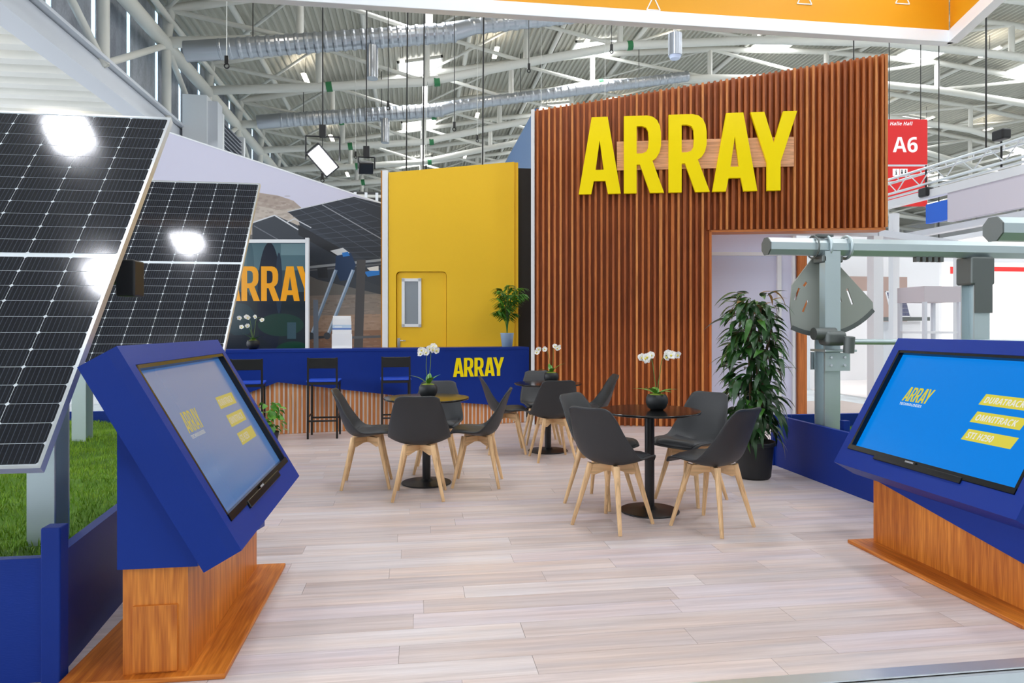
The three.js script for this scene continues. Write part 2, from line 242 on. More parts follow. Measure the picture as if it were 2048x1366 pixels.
for (const [x, z, l] of [[-3.36, -4.05, 'white floodlight on cable above the large solar panel'], [-3.13, -2.64, 'white floodlight on cable above the large panel lower edge'], [-3.12, -6.0, 'white floodlight on cable above the second solar panel'], [4.6, -3.2, 'white floodlight on cable above the kiosk with bright screen'], [4.4, -5.0, 'white floodlight on cable above the tracker tubes'], [1.2, -4.4, 'white floodlight on cable above the round cafe tables']])
  showLamp('stand_floodlight', l, [x, 6.0, z], x < 0 ? [x * 0.55, 0.9, z - 1.1] : x > 4 ? [2.8, 2.5, -8.2] : [2.6, 2.6, -9.3], 0.36, FLOOD * 1.36, 30);
// ================================================================ STAND FLOOR, LOW WALLS, GRASS BEDS
{
  const f = new THREE.Group(); f.name = 'floor_stand'; scene.add(f); tag(f, 'pale grey wood plank floor of the exhibition stand', 'floor', null, 'structure');
  part('platform', box(13.2, 0.05, 9.6, 1.4, -0.035, -7.34), mat(0xb9aba4, 0.7), f);
  const tints = [0xffffff, 0xf8f5f3, 0xfffaf7, 0xf2eeec, 0xf9f6fa, 0xeee9e7, 0xfdf7f2].map(c => mat(c, 0.36, { map: rep(floorMap, 0.5, 2), bumpMap: rep(floorMap, 0.5, 2), bumpScale: 0.0006 }));
  const W = 0.163, L = 1.28;
  for (let r = 0; r < 47; r++) {
    const z1 = -2.54 - r * W, zc = z1 - W / 2, v = -zc, x0 = v < 7.9 ? -1.8 : -4.2, x1 = v < 6.5 ? 3.62 : v < 8.6 ? 6.0 : 5.9; let x = x0 - rr(0, 0.9), first = true;
    while (x < x1) {
      const e = Math.min(x + L, x1), s = Math.max(x, x0); if (e - s > 0.04) { const g = box(e - s - 0.0016, 0.01, W - 0.0014, (e + s) / 2, -0.005, zc); grain(g, 0, rr(0, 2), rr(0, 0.5)); part('plank', g, tints[Math.floor(rnd() * 7)], f); } x += L;
    }
  }
}
{ const g = thing('edge_profile', 'ribbed aluminium edge strip along front of plank floor', 'edge strip', [0, 0, 0]); part('nosing', box(13.2, 0.006, 0.07, 1.4, 0.003, -2.515), M.alu, g); part('ramp', box(13.2, 0.056, 0.02, 1.4, -0.032, -2.47), M.alu, g); }
// low navy walls round the beds
{ const g = thing('planter_border', 'low navy wall with corner post around solar panel lawn', 'low wall');
  part('front_board', rbox(4.9, 0.48, 0.045, 0.004, -3.83, 0.24, -2.93), M.navy, g); part('side_board', plankBar(V3(-1.40, 0.24, -2.96), V3(-1.82, 0.24, -7.93), 0.045, 0.48), M.navy, g); part('back_board', rbox(4.46, 0.48, 0.045, 0.004, -4.05, 0.24, -7.93), M.navy, g); part('outer_board', rbox(0.045, 0.48, 4.96, 0.004, -6.26, 0.24, -5.43), M.navy, g);
  part('corner_post', rbox(0.07, 0.6, 0.07, 0.006, -1.385, 0.3, -2.925), M.navy, g); }
{ const g = thing('planter_border', 'low navy wall around tracker lawn beside tall potted ficus', 'low wall');
  part('front_board', rbox(0.045, 0.5, 3.9, 0.004, 3.57, 0.25, -4.55), M.navy, g); part('back_board', rbox(3.2, 0.5, 0.045, 0.004, 5.13, 0.25, -6.5), M.navy, g); part('outer_board', rbox(0.045, 0.5, 3.9, 0.004, 6.72, 0.25, -4.55), M.navy, g); part('near_board', rbox(3.2, 0.5, 0.045, 0.004, 5.13, 0.25, -2.6), M.navy, g); part('corner_post', rbox(0.06, 0.56, 0.06, 0.006, 3.72, 0.28, -5.6), M.navy, g); }
function lawn(x0, x1, z0, z1, base, n, label, hump, slant = 0) {
  const xe = z => x1 + slant * (z - z0) / (z1 - z0);
  const g = thing('artificial_lawn', label, 'lawn', [0, 0, 0], 0, null, 'stuff'), NX = 40, NZ = 50, pos = [], idx = [];
  const hy = (x, z) => base + hump * (vn(x * 1.1 + 40, z * 2.1 + 60, 997, 997, 51) - 0.5) + 0.4 * hump * (vn(x * 3 + 40, z * 5 + 60, 997, 997, 52) - 0.5);
  for (let j = 0; j <= NZ; j++) for (let i = 0; i <= NX; i++) { const z = z0 + (z1 - z0) * j / NZ, x = x0 + (xe(z) - x0) * i / NX; pos.push(x, hy(x, z), z); }
  for (let j = 0; j < NZ; j++) for (let i = 0; i < NX; i++) { const a = j * (NX + 1) + i, b = a + 1, c = a + NX + 1, d = c + 1; idx.push(a, b, d, a, d, c); }
  const t = new THREE.BufferGeometry(); t.setAttribute('position', new THREE.Float32BufferAttribute(pos, 3)); t.setAttribute('uv', new THREE.Float32BufferAttribute(pos.filter((_, i) => i % 3 !== 1), 2)); t.setIndex(idx); t.computeVertexNormals();
  part('turf', t, mat(0x4c7014, 0.95, { side: THREE.DoubleSide }), g); part('soil_block', box(x1 + slant - x0, base - 0.1, Math.abs(z1 - z0), (x0 + x1 + slant) / 2, (base - 0.1) / 2, (z0 + z1) / 2), M.soil, g);
  const bg = new THREE.BufferGeometry(); bg.setAttribute('position', new THREE.Float32BufferAttribute([-0.002, 0, 0, 0.002, 0, 0, 0.0014, 0.02, 0.003, -0.0014, 0.02, 0.003, 0, 0.034, 0.009], 3)); bg.setIndex([0, 1, 2, 0, 2, 3, 3, 2, 4]); bg.computeVertexNormals();
  const im = new THREE.InstancedMesh(bg, mat(0xffffff, 0.7, { side: THREE.DoubleSide }), n); im.name = 'blades'; im.userData.kind = 'stuff'; const o = new THREE.Object3D(), col = new THREE.Color();
  for (let i = 0; i < n; i++) { const z = rr(z0, z1), x = rr(x0, xe(z)); o.position.set(x, hy(x, z) - 0.003, z); o.rotation.set(rr(-0.5, 0.5), rr(0, 6.28), rr(-0.5, 0.5)); const s = rr(0.7, 1.25); o.scale.set(s * 1.3, s, s); o.updateMatrix(); im.setMatrixAt(i, o.matrix); const q = vn(x * 2.5 + 9, z * 2.5 + 99, 997, 997, 53); col.setRGB(0.13 + 0.1 * q + rr(0, 0.05), 0.27 + 0.12 * q + rr(0, 0.06), 0.012 + 0.015 * rnd()); im.setColorAt(i, col); }
  im.castShadow = im.receiveShadow = true; g.add(im);
}
lawn(-6.22, -1.43, -2.96, -7.9, 0.36, 90000, 'green artificial lawn under the solar panels', 0.13, -0.42);
lawn(3.6, 6.69, -2.63, -6.47, 0.36, 22000, 'green artificial lawn under the tracker tubes', 0.05);
// ================================================================ SOLAR PANELS
const cellMap = dataTex(256, 64, (u, v) => { const q = (u * 10) % 1, s = Math.abs(q - 0.5) < 0.07, f = (v * 32) % 1 < 0.12, n = 8 * vn(u * 4, v * 2, 4, 2, 61); return s ? [62, 68, 78] : f ? [30 + n, 32 + n, 40 + n] : [15 + n, 16 + n, 22 + n]; });
const cellMat = mat(0xffffff, 0.7, { map: cellMap, specularIntensity: 0.1, clearcoat: 1, clearcoatRoughness: 0.1 });
const CW = 1.134, CL = 2.1, cw = 0.1815, chh = 0.0825, cellGeo = (() => { const w = cw / 2, h = chh / 2, c = 0.007, s = poly([[-w + c, -h], [w - c, -h], [w, -h + c], [w, h - c], [w - c, h], [-w + c, h], [-w, h - c], [-w, -h + c]]); const g = extr(s, 0.0012), p = g.attributes.position, uv = g.attributes.uv; for (let i = 0; i < p.count; i++) uv.setXY(i, (p.getX(i) + w) / (2 * w), (p.getY(i) + h) / (2 * h)); return g; })();
const frameBars = merge([box(CW, 0.013, 0.035, 0, CL / 2 - 0.0065, -0.012), box(CW, 0.013, 0.035, 0, -CL / 2 + 0.0065, -0.012), box(0.013, CL - 0.026, 0.035, CW / 2 - 0.0065, 0, -0.012), box(0.013, CL - 0.026, 0.035, -CW / 2 + 0.0065, 0, -0.012)]);
function solarPanel(label, pos) {
  const g = thing('solar_panel', label, 'solar panel', pos, 0, 'tilted solar panels on the lawn'); g.rotation.x = -39.2 * PI / 180;
  part('frame', frameBars, M.alu, g); part('backsheet', box(CW - 0.026, CL - 0.026, 0.004, 0, 0, 0), M.backsheet, g); part('rear_rail', merge([box(0.05, 1.3, 0.06, -0.3, 0, -0.06), box(0.05, 1.3, 0.06, 0.3, 0, -0.06)]), M.alu, g);
  for (const s of [-1, 1]) for (let r = 0; r < 12; r++) for (let c = 0; c < 6; c++) { const m = part('cell', cellGeo, cellMat, g); m.position.set((c - 2.5) * (cw + 0.0028), s * (0.012 + (r + 0.5) * (chh + 0.0026)), 0.0021); }
  return g;
}
solarPanel('large solar panel tilted over the lawn with bare lower right corner', [-1.867, 1.687, -3.313]).userData.label = 'big solar panel whose lower edge overhangs navy corner post';
solarPanel('smaller solar panel standing behind the navy touchscreen kiosk', [-2.007, 1.913, -6.16]).userData.label = 'solar panel standing just behind the kiosk with greyed screen';
const iBeam = (w, h, t, L) => merge([box(w, L, t, 0, L / 2, h / 2 - t / 2), box(w, L, t, 0, L / 2, -h / 2 + t / 2), box(t, L, h - 2 * t, 0, L / 2, 0)]);
function octTube(L, r) { const g = new THREE.CylinderGeometry(r, r, L, 8).rotateY(PI / 8).rotateZ(PI / 2); return g.toNonIndexed ? (() => { const q = g.toNonIndexed(); q.computeVertexNormals(); return q; })() : g; }
function panelMount(label, x, y, z, tubeLen, box0) {
  const g = thing('panel_mount', label, 'mount', [x, 0.34, z], 0, null);
  part('post', iBeam(0.115, 0.14, 0.01, y - 0.34 - 0.1), M.steel, g); const t = part('torque_tube', octTube(tubeLen, 0.065), M.steel, g); t.position.set(-0.3, y - 0.34, 0);
  part('bearing', rbox(0.16, 0.2, 0.2, 0.02, 0, y - 0.4, 0), M.steelDark, g); part('bracket', rbox(0.06, 0.06, 0.1, 0.005, -0.14, 0.62, 0.02), M.steelDark, g); if (box0) part('drive_box', merge([rbox(0.085, 0.17, 0.12, 0.01, 0.34, y - 0.34, -0.03), bar(V3(0.2, y - 0.34, 0), V3(0.32, y - 0.34, 0), 0.03)]), M.blackPaint, g);
}
panelMount('galvanised post and tube holding the big overhanging solar panel', -1.665, 1.60, -3.46, 1.05, true); panelMount('galvanised post and tube holding the solar panel behind kiosk', -2.9, 1.82, -6.6, 2.6);
// ================================================================ KIOSKS
const LET = {
  A: { w: 0.56, o: [[0, 0], [0.165, 0], [0.2, 0.17], [0.36, 0.17], [0.395, 0], [0.56, 0], [0.385, 1], [0.175, 1]], h: [[0.222, 0.31], [0.28, 0.7], [0.338, 0.31]] },
  R: { w: 0.53, o: [[0, 0], [0.165, 0], [0.165, 0.37], [0.215, 0.37], [0.35, 0], [0.53, 0], [0.375, 0.415], [0.43, 0.455], [0.47, 0.52], [0.49, 0.61], [0.49, 0.77], [0.475, 0.86], [0.44, 0.935], [0.385, 0.98], [0.31, 1], [0, 1]], h: [[0.165, 0.51], [0.165, 0.87], [0.24, 0.87], [0.295, 0.85], [0.325, 0.8], [0.332, 0.69], [0.325, 0.58], [0.295, 0.53], [0.24, 0.51]] },
  Y: { w: 0.6, o: [[0.215, 0], [0.385, 0], [0.385, 0.36], [0.6, 1], [0.425, 1], [0.3, 0.6], [0.175, 1], [0, 1], [0.215, 0.36]] },
};
function letterGeo(ch, sx, sy, depth, bevel = 0) { const l = LET[ch], s = poly(l.o.map(p => [p[0] * sx, p[1] * sy])); if (l.h) s.holes.push(poly(l.h.map(p => [p[0] * sx, p[1] * sy]))); return extr(s, depth, bevel); }
const WORD = ['A', 'R', 'R', 'A', 'Y'], OFF = [0, 0.58, 1.145, 1.695, 2.17];
function drawWord(c, x, y, h, skew = 0, sx = 1) { for (let i = 0; i < 5; i++) { const l = LET[WORD[i]]; c.beginPath(); for (const p of [l.o, l.h]) if (p) { p.forEach((q, k) => { const X = x + ((OFF[i] + q[0]) * sx + q[1] * skew) * h, Y = y - q[1] * h; k ? c.lineTo(X, Y) : c.moveTo(X, Y); }); c.closePath(); } c.fill('evenodd'); } }
const screenTex = canvasTex(1024, 576, (c, w, h) => {
  c.fillStyle = '#0089f0'; c.fillRect(0, 0, w, h);
  c.fillStyle = '#e8d84a'; drawWord(c, 160, 268, 82, 0.12, 0.8); c.fillStyle = '#f2f6ff'; c.font = 'bold 21px sans-serif'; c.fillText('TECHNOLOGIES', 156, 292);
  const rows = [['DURATRACK', 640, 176, 262], ['OMNITRACK', 640, 266, 262], ['STI H250', 640, 356, 262]];
  for (const [t, x, y, wd] of rows) { c.fillStyle = '#e9dd52'; c.beginPath(); c.moveTo(x + 10, y); c.lineTo(x + wd + 10, y); c.lineTo(x + wd - 4, y + 56); c.lineTo(x - 4, y + 56); c.fill(); c.fillStyle = '#f4f4ee'; c.font = 'bold 43px sans-serif'; c.save(); c.translate(x + 14, y + 44); c.transform(1, 0, -0.18, 1, 0, 0); c.scale(t.length > 8 ? 0.84 : 0.8, 1); c.fillText(t, 0, 0); c.restore(); }
});
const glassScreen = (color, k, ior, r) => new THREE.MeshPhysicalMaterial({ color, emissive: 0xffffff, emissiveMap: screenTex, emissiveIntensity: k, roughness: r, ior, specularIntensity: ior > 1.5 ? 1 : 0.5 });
function kiosk(label, pos, turn, screenMat, k) {
  const g = thing('touchscreen_kiosk', label, 'kiosk', pos, turn, 'navy touchscreen kiosks on wooden columns');
  part('base_plate', grain(rbox(0.61, 0.022, 1.29, 0.006, -0.005, 0.011, 0), 2), M.kioskWood, g);
  const H0 = 0.25, H1 = 0.44, xa = -0.09, xb = 0.15, zz = 0.6; // column with a slanting top: high at +z
  const P = (x, y, z) => [x, y, z], hexa = (a) => { const q = [[0, 1, 2, 3], [7, 6, 5, 4], [4, 5, 1, 0], [5, 6, 2, 1], [6, 7, 3, 2], [7, 4, 0, 3]], pos = []; for (const [i, j, k, l] of q) pos.push(...a[i], ...a[j], ...a[k], ...a[i], ...a[k], ...a[l]); const b = new THREE.BufferGeometry(); b.setAttribute('position', new THREE.Float32BufferAttribute(pos, 3)); b.setAttribute('uv', new THREE.Float32BufferAttribute(new Float32Array(pos.length / 3 * 2), 2)); b.computeVertexNormals(); return b; };
  const col = part('column', grain(hexa([P(xa, 0.02, -zz), P(xb, 0.02, -zz), P(xb, H0, -zz), P(xa, H0, -zz), P(xa, 0.02, zz), P(xb, 0.02, zz), P(xb, H1, zz), P(xa, H1, zz)].map((p, i, a) => a[[1, 0, 3, 2, 5, 4, 7, 6][i]])), 1, 0.3, 0.2), M.kioskWood, g);
  part('access_panel', grain(rbox(0.165, 0.26, 0.012, 0.003, 0.03, 0.158, zz + 0.003), 1, 0.9, 0.1), M.kioskWood, col);
  // navy body between column and head: back upright, front following the head
  const b0 = -0.105, b1 = 0.19, w = 0.615, yb = (x) => 0.51 - 0.08 + (0.37 - 0.139 - x) * (0.79 / 0.45); // underside of the head
  const prof = (z, h) => [[b0, h, z], [b1, h, z], [b1, Math.max(h + 0.02, yb(b1) + 0.02), z], [b0, yb(b0) + 0.02, z]];
  const A = prof(-w, H0 - 0.005), B = prof(w, H1 - 0.005);
  part('body', hexa([A[1], A[0], A[3], A[2], B[1], B[0], B[3], B[2]]), M.navy, g);
  // head: frame of four boards round the display, and its box behind
  const e = V3(-0.495, 0.869, 0), n = V3(0.869, 0.495, 0), rgt = V3(0, 0, -1), ctr = V3(0.145, 0.905, 0), mm = new THREE.Matrix4().makeBasis(rgt, e, n).setPosition(ctr);
  const T = geo => geo.applyMatrix4(mm), FW = 1.36, FH = 0.91, OW = 1.235, OH = 0.715, oy = 0.012, th = 0.16;
  const head = part('head_box', T(merge([box(FW, FH, th - 0.045, 0, 0, -0.045 - (th - 0.045) / 2)])), M.navy, g);
  const top = FH / 2 - oy - OH / 2, bot = FH / 2 + oy - OH / 2, sd = (FW - OW) / 2;
  part('frame_board', T(box(FW, top, 0.045, 0, FH / 2 - top / 2, -0.0225)), M.navy, head); part('frame_board', T(box(FW, bot, 0.045, 0, -FH / 2 + bot / 2, -0.0225)), M.navy, head);
  for (const s of [-1, 1]) part('frame_board', T(box(sd, OH, 0.045, s * (FW / 2 - sd / 2), oy, -0.0225)), M.navy, head);
  const disp = part('display', T(merge([box(OW - 0.004, 0.016, 0.04, 0, oy + OH / 2 - 0.01, -0.02), box(OW - 0.004, 0.03, 0.042, 0, oy - OH / 2 + 0.017, -0.016), box(0.016, OH - 0.004, 0.04, OW / 2 - 0.01, oy, -0.02), box(0.016, OH - 0.004, 0.04, -OW / 2 + 0.01, oy, -0.02), box(OW - 0.006, OH - 0.006, 0.01, 0, oy, -0.036)])), M.bezel, g);
  const sc = new THREE.PlaneGeometry(1.2, 0.668); part('screen', T(sc.translate(0, oy + 0.007, -0.0295)), screenMat, disp);
  part('sensor_bar', T(rbox(0.66, 0.034, 0.02, 0.004, -0.02, oy - OH / 2 - 0.004, 0.001)), M.bezel, disp);
  const lg = canvasTex(128, 24, (c) => { c.fillStyle = '#0b0b0c'; c.fillRect(0, 0, 128, 24); c.fillStyle = '#d8dade'; c.font = 'bold 20px sans-serif'; c.fillText('SAMSUNG', 10, 19); });
  part('logo', T(new THREE.PlaneGeometry(0.085, 0.016).translate(-0.06, oy - OH / 2 + 0.016, 0.0115)), mat(0xffffff, 0.4, { map: lg }), disp);
  const lw = V3(0, oy, 0.01).applyMatrix4(mm).applyAxisAngle(V3(0, 1, 0), turn).add(V3(...pos)), ln = n.clone().applyAxisAngle(V3(0, 1, 0), turn).add(lw);
  areaLight(1.1, 0.6, 0.3 * k, 0x3aa0ff, lw.toArray(), ln.toArray());
}
kiosk('navy kiosk with screen painted grey for reflection beside the big solar panel', [-1.03, 0, -3.48], 0, glassScreen(0x5e5e5a, 0.34, 1.9, 0.16), 0.4); kiosk('navy kiosk with vivid blue screen beside the tracker lawn', [3.03, 0, -3.44], PI, glassScreen(0x020202, 0.88, 1.4, 0.25), 1);  // first screen: grey base colour and dimmer glow stand in for reflected light
// ================================================================ STAND WALLS
// slatted wood wall: local x along the wall, +z faces the floor
{
  const g = thing('slat_wall', 'tall stained timber slat wall with cantilevered end and rising top', 'wall', [1.697, 0, -9.725], -13.96 * PI / 180);
  const L = 4.71, ht = s => 4.444 + s * 0.1267, N = 58, pitch = L / N, lint = 2.71, op = 2.405;
  part('backing_board', grain(extr(poly([[0, 0], [op, 0], [op, lint], [L, lint], [L, ht(L)], [0, ht(0)]]), 0.2).translate(0, 0, -0.2), 1), backWood, g);
  for (let i = 0; i < N; i++) {
    const s = (i + 0.5) * pitch, y0 = s > op - 0.03 ? lint : 0.004, y1 = ht(s) - 0.004, tone = Math.floor(rnd() * 5), w = 0.030 + (rnd() < 0.08 ? 0.012 : 0), d = 0.085;
    part('slat', grain(box(w, y1 - y0, d, s, (y0 + y1) / 2, d / 2), 1, rr(0, 1.6), rr(0, 0.4)), slatMats[tone], g);
  }
  part('edge_strip', box(0.05, 4.45, 0.28, -0.028, 2.225, -0.08), M.frameWhite, g, 'white end strip');
  part('lintel_board', grain(box(L - op, 0.03, 0.28, (L + op) / 2, lint - 0.016, -0.07), 0), slatMats[0], g); part('jamb_board', grain(box(0.03, lint, 0.28, op + 0.016, lint / 2, -0.07), 1), slatMats[1], g);
  part('jamb_trim', box(0.02, lint - 0.03, 0.1, op + 0.042, (lint - 0.03) / 2, -0.14), M.frameWhite, g, 'white jamb trim'); part('end_board', grain(box(0.035, 2.32, 0.26, L + 0.018, 3.88, -0.075), 1), slatMats[3], g);
  const plank = solo('sign_board', grain(box(2.37, 0.4, 0.018, 0, 0, 0), 0), signPlank, 'pale wooden board behind the big yellow letters', 'board');
  const put = (o, x, y, z) => { o.position.copy(V3(x, y, z).applyAxisAngle(V3(0, 1, 0), g.rotation.y).add(g.position)); o.rotation.y = g.rotation.y; };
  put(plank, 2.33, 3.75, 0.096);
  const X0 = [0.621, 1.242, 1.848, 2.432, 2.936], SX = [0.572, 0.538, 0.544, 0.588, 0.604], nm = ['letter_a', 'letter_r', 'letter_r', 'letter_a', 'letter_y'];
  const lb = ['big yellow letter A standing first on the slat wall', 'big yellow letter R next to the first big A', 'big yellow letter R between an R and an A', 'big yellow letter A between big R and Y', 'big yellow letter Y ending the word on slat wall'];
  WORD.forEach((ch, i) => { const l = solo(nm[i], letterGeo(ch, SX[i] / LET[ch].w, 1.06, 0.05, 0.003), M.letter, lb[i], 'letter', 'big yellow wall letters'); put(l, X0[i], 3.22, 0.11); });
}
// blue side wall running back from the slat wall, with a black lining in the nook
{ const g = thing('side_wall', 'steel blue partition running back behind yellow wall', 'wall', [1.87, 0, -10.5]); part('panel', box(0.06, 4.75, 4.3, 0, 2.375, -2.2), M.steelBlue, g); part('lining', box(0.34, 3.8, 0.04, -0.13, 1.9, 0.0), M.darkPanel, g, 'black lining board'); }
// yellow wall with recessed door
{
  const g = thing('door_wall', 'yellow painted wall with recessed door behind navy counter', 'wall', [-0.386, 0, -10.657], -8 * PI / 180);
  const s = poly([[0, 0], [1.9, 0], [1.9, 3.874], [0, 3.712]]), d = new THREE.Path(), r = 0.07, a = 0.113, b = 0.876, t = 2.216; d.moveTo(a, 0.02); d.lineTo(a, t - r); d.quadraticCurveTo(a, t, a + r, t); d.lineTo(b - r, t); d.quadraticCurveTo(b, t, b, t - r); d.lineTo(b, 0.02); d.closePath(); s.holes.push(d);
  part('panel', extr(s, 0.12, 0, 10).translate(0, 0, -0.12), M.yellow, g);
  part('door_rebate', box(b - a + 0.1, t + 0.05, 0.02, (a + b) / 2, t / 2 + 0.02, -0.11), M.yellow, g);
  const ds = new THREE.Shape(), c = 0.008; ds.moveTo(a + c, 0.02); ds.lineTo(a + c, t - r); ds.quadraticCurveTo(a + c, t - c, a + r, t - c); ds.lineTo(b - r, t - c); ds.quadraticCurveTo(b - c, t - c, b - c, t - r); ds.lineTo(b - c, 0.02); ds.closePath(); const dr = part('door', extr(ds, 0.05, 0, 10).translate(0, 0, -0.085), M.yellow, g);
  const wf = part('window_frame', merge([box(0.295, 0.045, 0.03, 0.344, 2.09, -0.025), box(0.295, 0.045, 0.03, 0.344, 1.40, -0.025), box(0.045, 0.74, 0.03, 0.219, 1.745, -0.025), box(0.045, 0.74, 0.03, 0.469, 1.745, -0.025)]), M.frameWhite, dr, 'white window frame');
  part('window_glass', box(0.21, 0.65, 0.012, 0.344, 1.745, -0.03), mat(0x8f979e, 0.12), dr, 'frosted grey glass');
  part('handle', merge([rbox(0.045, 0.16, 0.012, 0.004, 0.15, 1.13, -0.028), bar(V3(0.15, 1.17, -0.03), V3(0.15, 1.17, 0.02), 0.009), bar(V3(0.15, 1.17, 0.02), V3(0.26, 1.17, 0.02), 0.009)]), M.chrome, dr, 'chrome lever handle');
  part('corner_panel', box(0.08, 3.87, 0.1, 1.92, 1.935, -0.075), M.yellow, g); part('post', rbox(0.085, 3.74, 0.1, 0.006, -0.05, 1.87, -0.03), M.frameWhite, g, 'white aluminium post'); part('post_trim', box(0.02, 3.74, 0.1, -0.104, 1.87, -0.05), mat(0xb8791f, 0.5), g);
}
// printed desert wall: a photograph of solar trackers printed on board
const mural = canvasTex(1392, 1722, (c) => {
  c.scale(3, 3); c.translate(-307, -256); const F = (col, ...p) => { c.fillStyle = col; c.beginPath(); for (let i = 0; i < p.length; i += 2) i ? c.lineTo(p[i], p[i + 1]) : c.moveTo(p[i], p[i + 1]); c.closePath(); c.fill(); };
  const Ln = (col, w, ...p) => { c.strokeStyle = col; c.lineWidth = w; c.beginPath(); for (let i = 0; i < p.length; i += 2) i ? c.lineTo(p[i], p[i + 1]) : c.moveTo(p[i], p[i + 1]); c.stroke(); };
  c.fillStyle = '#cdccdf'; c.fillRect(300, 250, 480, 600);
  F('#a8998f', 307, 372, 360, 362, 440, 372, 520, 386, 560, 392, 590, 402, 606, 416, 560, 440, 300, 460); F('#bdb2a8', 470, 404, 560, 420, 600, 416, 770, 470, 770, 520, 300, 520, 300, 410);
  for (let i = 0; i < 260; i++) { c.fillStyle = rnd() < 0.5 ? 'rgba(130,115,104,0.25)' : 'rgba(205,195,186,0.25)'; c.beginPath(); c.ellipse(rr(300, 590), rr(392, 440), rr(2, 8), rr(0.8, 2.5), 0, 0, 7); c.fill(); }
  F('#6b6966', 300, 470, 771, 470, 771, 640, 300, 640); F('#8a8078', 300, 600, 771, 588, 771, 640, 300, 650); F('#a58b78', 300, 640, 771, 628, 771, 700, 300, 700); F('#8d6b56', 300, 672, 771, 660, 771, 830, 300, 830);
  for (let i = 0; i < 700; i++) { const y = rr(590, 700); c.fillStyle = ['rgba(90,80,74,0.2)', 'rgba(190,170,155,0.2)', 'rgba(120,100,85,0.2)'][i % 3]; c.beginPath(); c.ellipse(rr(300, 771), y, rr(2, 9), rr(0.8, 2.2), 0, 0, 7); c.fill(); }
  F('#3a4049', 507, 445, 552, 430, 640, 470, 771, 560, 771, 590, 640, 560, 507, 500); // rows of modules seen from below
  F('#2b313b', 578, 424, 712, 393, 771, 408, 771, 560, 700, 520, 640, 470); F('#333a45', 600, 440, 771, 540, 771, 575, 620, 520);
  for (let i = 0; i < 14; i++) Ln('#4b525e', 1, 578 + i * 11, 425 + i * 9, 712 + i * 12, 394 + i * 12); for (let i = 0; i < 5; i++) Ln('#555c68', 0.8, 600 + i * 26, 418 - i * 6, 771, 520 - i * 26);
  Ln('#c9ccd2', 1.6, 578, 424, 712, 393.5, 771, 408); Ln('#8e9299', 2, 648, 410, 771, 480); Ln('#d5d8dd', 2.6, 507, 446, 552, 431, 600, 460); Ln('#c9ccd2', 2, 575, 446, 592, 438, 626, 456); Ln('#70757e', 2, 510, 452, 560, 480);
  F('#23272e', 600, 450, 700, 505, 690, 520, 600, 470); F('#d9dcdf', 664, 502, 690, 496, 706, 508, 690, 518); Ln('#9aa0a6', 5, 612, 536, 771, 520); Ln('#63676c', 3, 612, 542, 771, 528);
  F('#30343b', 638, 536, 658, 534, 660, 556, 640, 556); F('#1f3a5e', 676, 512, 706, 506, 716, 530, 706, 560, 684, 562, 674, 540); F('#2a7fd4', 688, 506, 700, 504, 704, 512, 690, 514); F('#2a7fd4', 733, 544, 764, 540, 764, 550, 740, 554); F('#e8e6e2', 738, 536, 762, 532, 762, 542, 744, 542);
  for (const [a, b] of [[676, 626], [711, 659]]) { Ln('#7d97b4', 7, a, 540, b, 672); Ln('#c3d6ea', 3, a - 2, 540, b - 2, 672); } Ln('#3c4148', 5, 622, 676, 662, 674); c.fillStyle = '#4a5058'; for (const x of [625, 658]) { c.beginPath(); c.arc(x, 672, 7, 0, 7); c.fill(); }
  F('#4b4a4c', 718, 520, 736, 520, 730, 700, 712, 700); Ln('#5c6066', 5, 690, 676, 771, 673); F('#7d8a9c', 630, 600, 640, 600, 642, 830, 632, 830);
});
{
  const g = thing('printed_wall', 'tall backdrop wall printed with solar trackers in a desert', 'wall', [-4.05, 0, -11.56], -8 * PI / 180), W = 3.6, H = 4.5, ht = x => H - x * 0.333;
  const s = poly([[0, 0], [W, 0], [W, ht(W)], [0, ht(0)]]), face = extr(s, 0.06).translate(0, 0, -0.06), p = face.attributes.position, uv = face.attributes.uv;
  for (let i = 0; i < p.count; i++) uv.setXY(i, p.getX(i) / W, p.getY(i) / H);
  part('print', face, mat(0xffffff, 0.6, { map: mural }), g); part('cap_strip', plankBar(V3(0, ht(0) + 0.01, -0.03), V3(W, ht(W) + 0.01, -0.03), 0.07, 0.02), M.frameWhite, g);
}
// framed glossy panel with orange letters over painted-in reflections
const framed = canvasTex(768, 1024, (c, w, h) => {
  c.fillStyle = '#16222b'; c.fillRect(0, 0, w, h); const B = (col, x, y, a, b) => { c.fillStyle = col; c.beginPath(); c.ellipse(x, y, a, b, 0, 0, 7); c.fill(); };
  c.fillStyle = '#4d6a74'; c.fillRect(0, 0, w, 230); c.fillStyle = '#31454f'; c.fillRect(0, 230, w, 170); c.fillStyle = '#6a868e'; c.fillRect(560, 20, 200, 90); B('#111a2c', 470, 480, 95, 470); B('#1f2f42', 545, 330, 26, 240); B('#3e5b66', 320, 220, 30, 210); B('#16362f', 560, 660, 180, 90); B('#12392c', 660, 880, 150, 90); B('#17303a', 240, 620, 120, 130); B('#0f1a28', 250, 860, 240, 120); c.fillStyle = '#324c58'; c.fillRect(610, 640, 70, 130);  // bands and blotches are reflections painted into the panel colour
  c.fillStyle = '#f0a40c'; drawWord(c, 91, 472, 274, 0, 1);
});
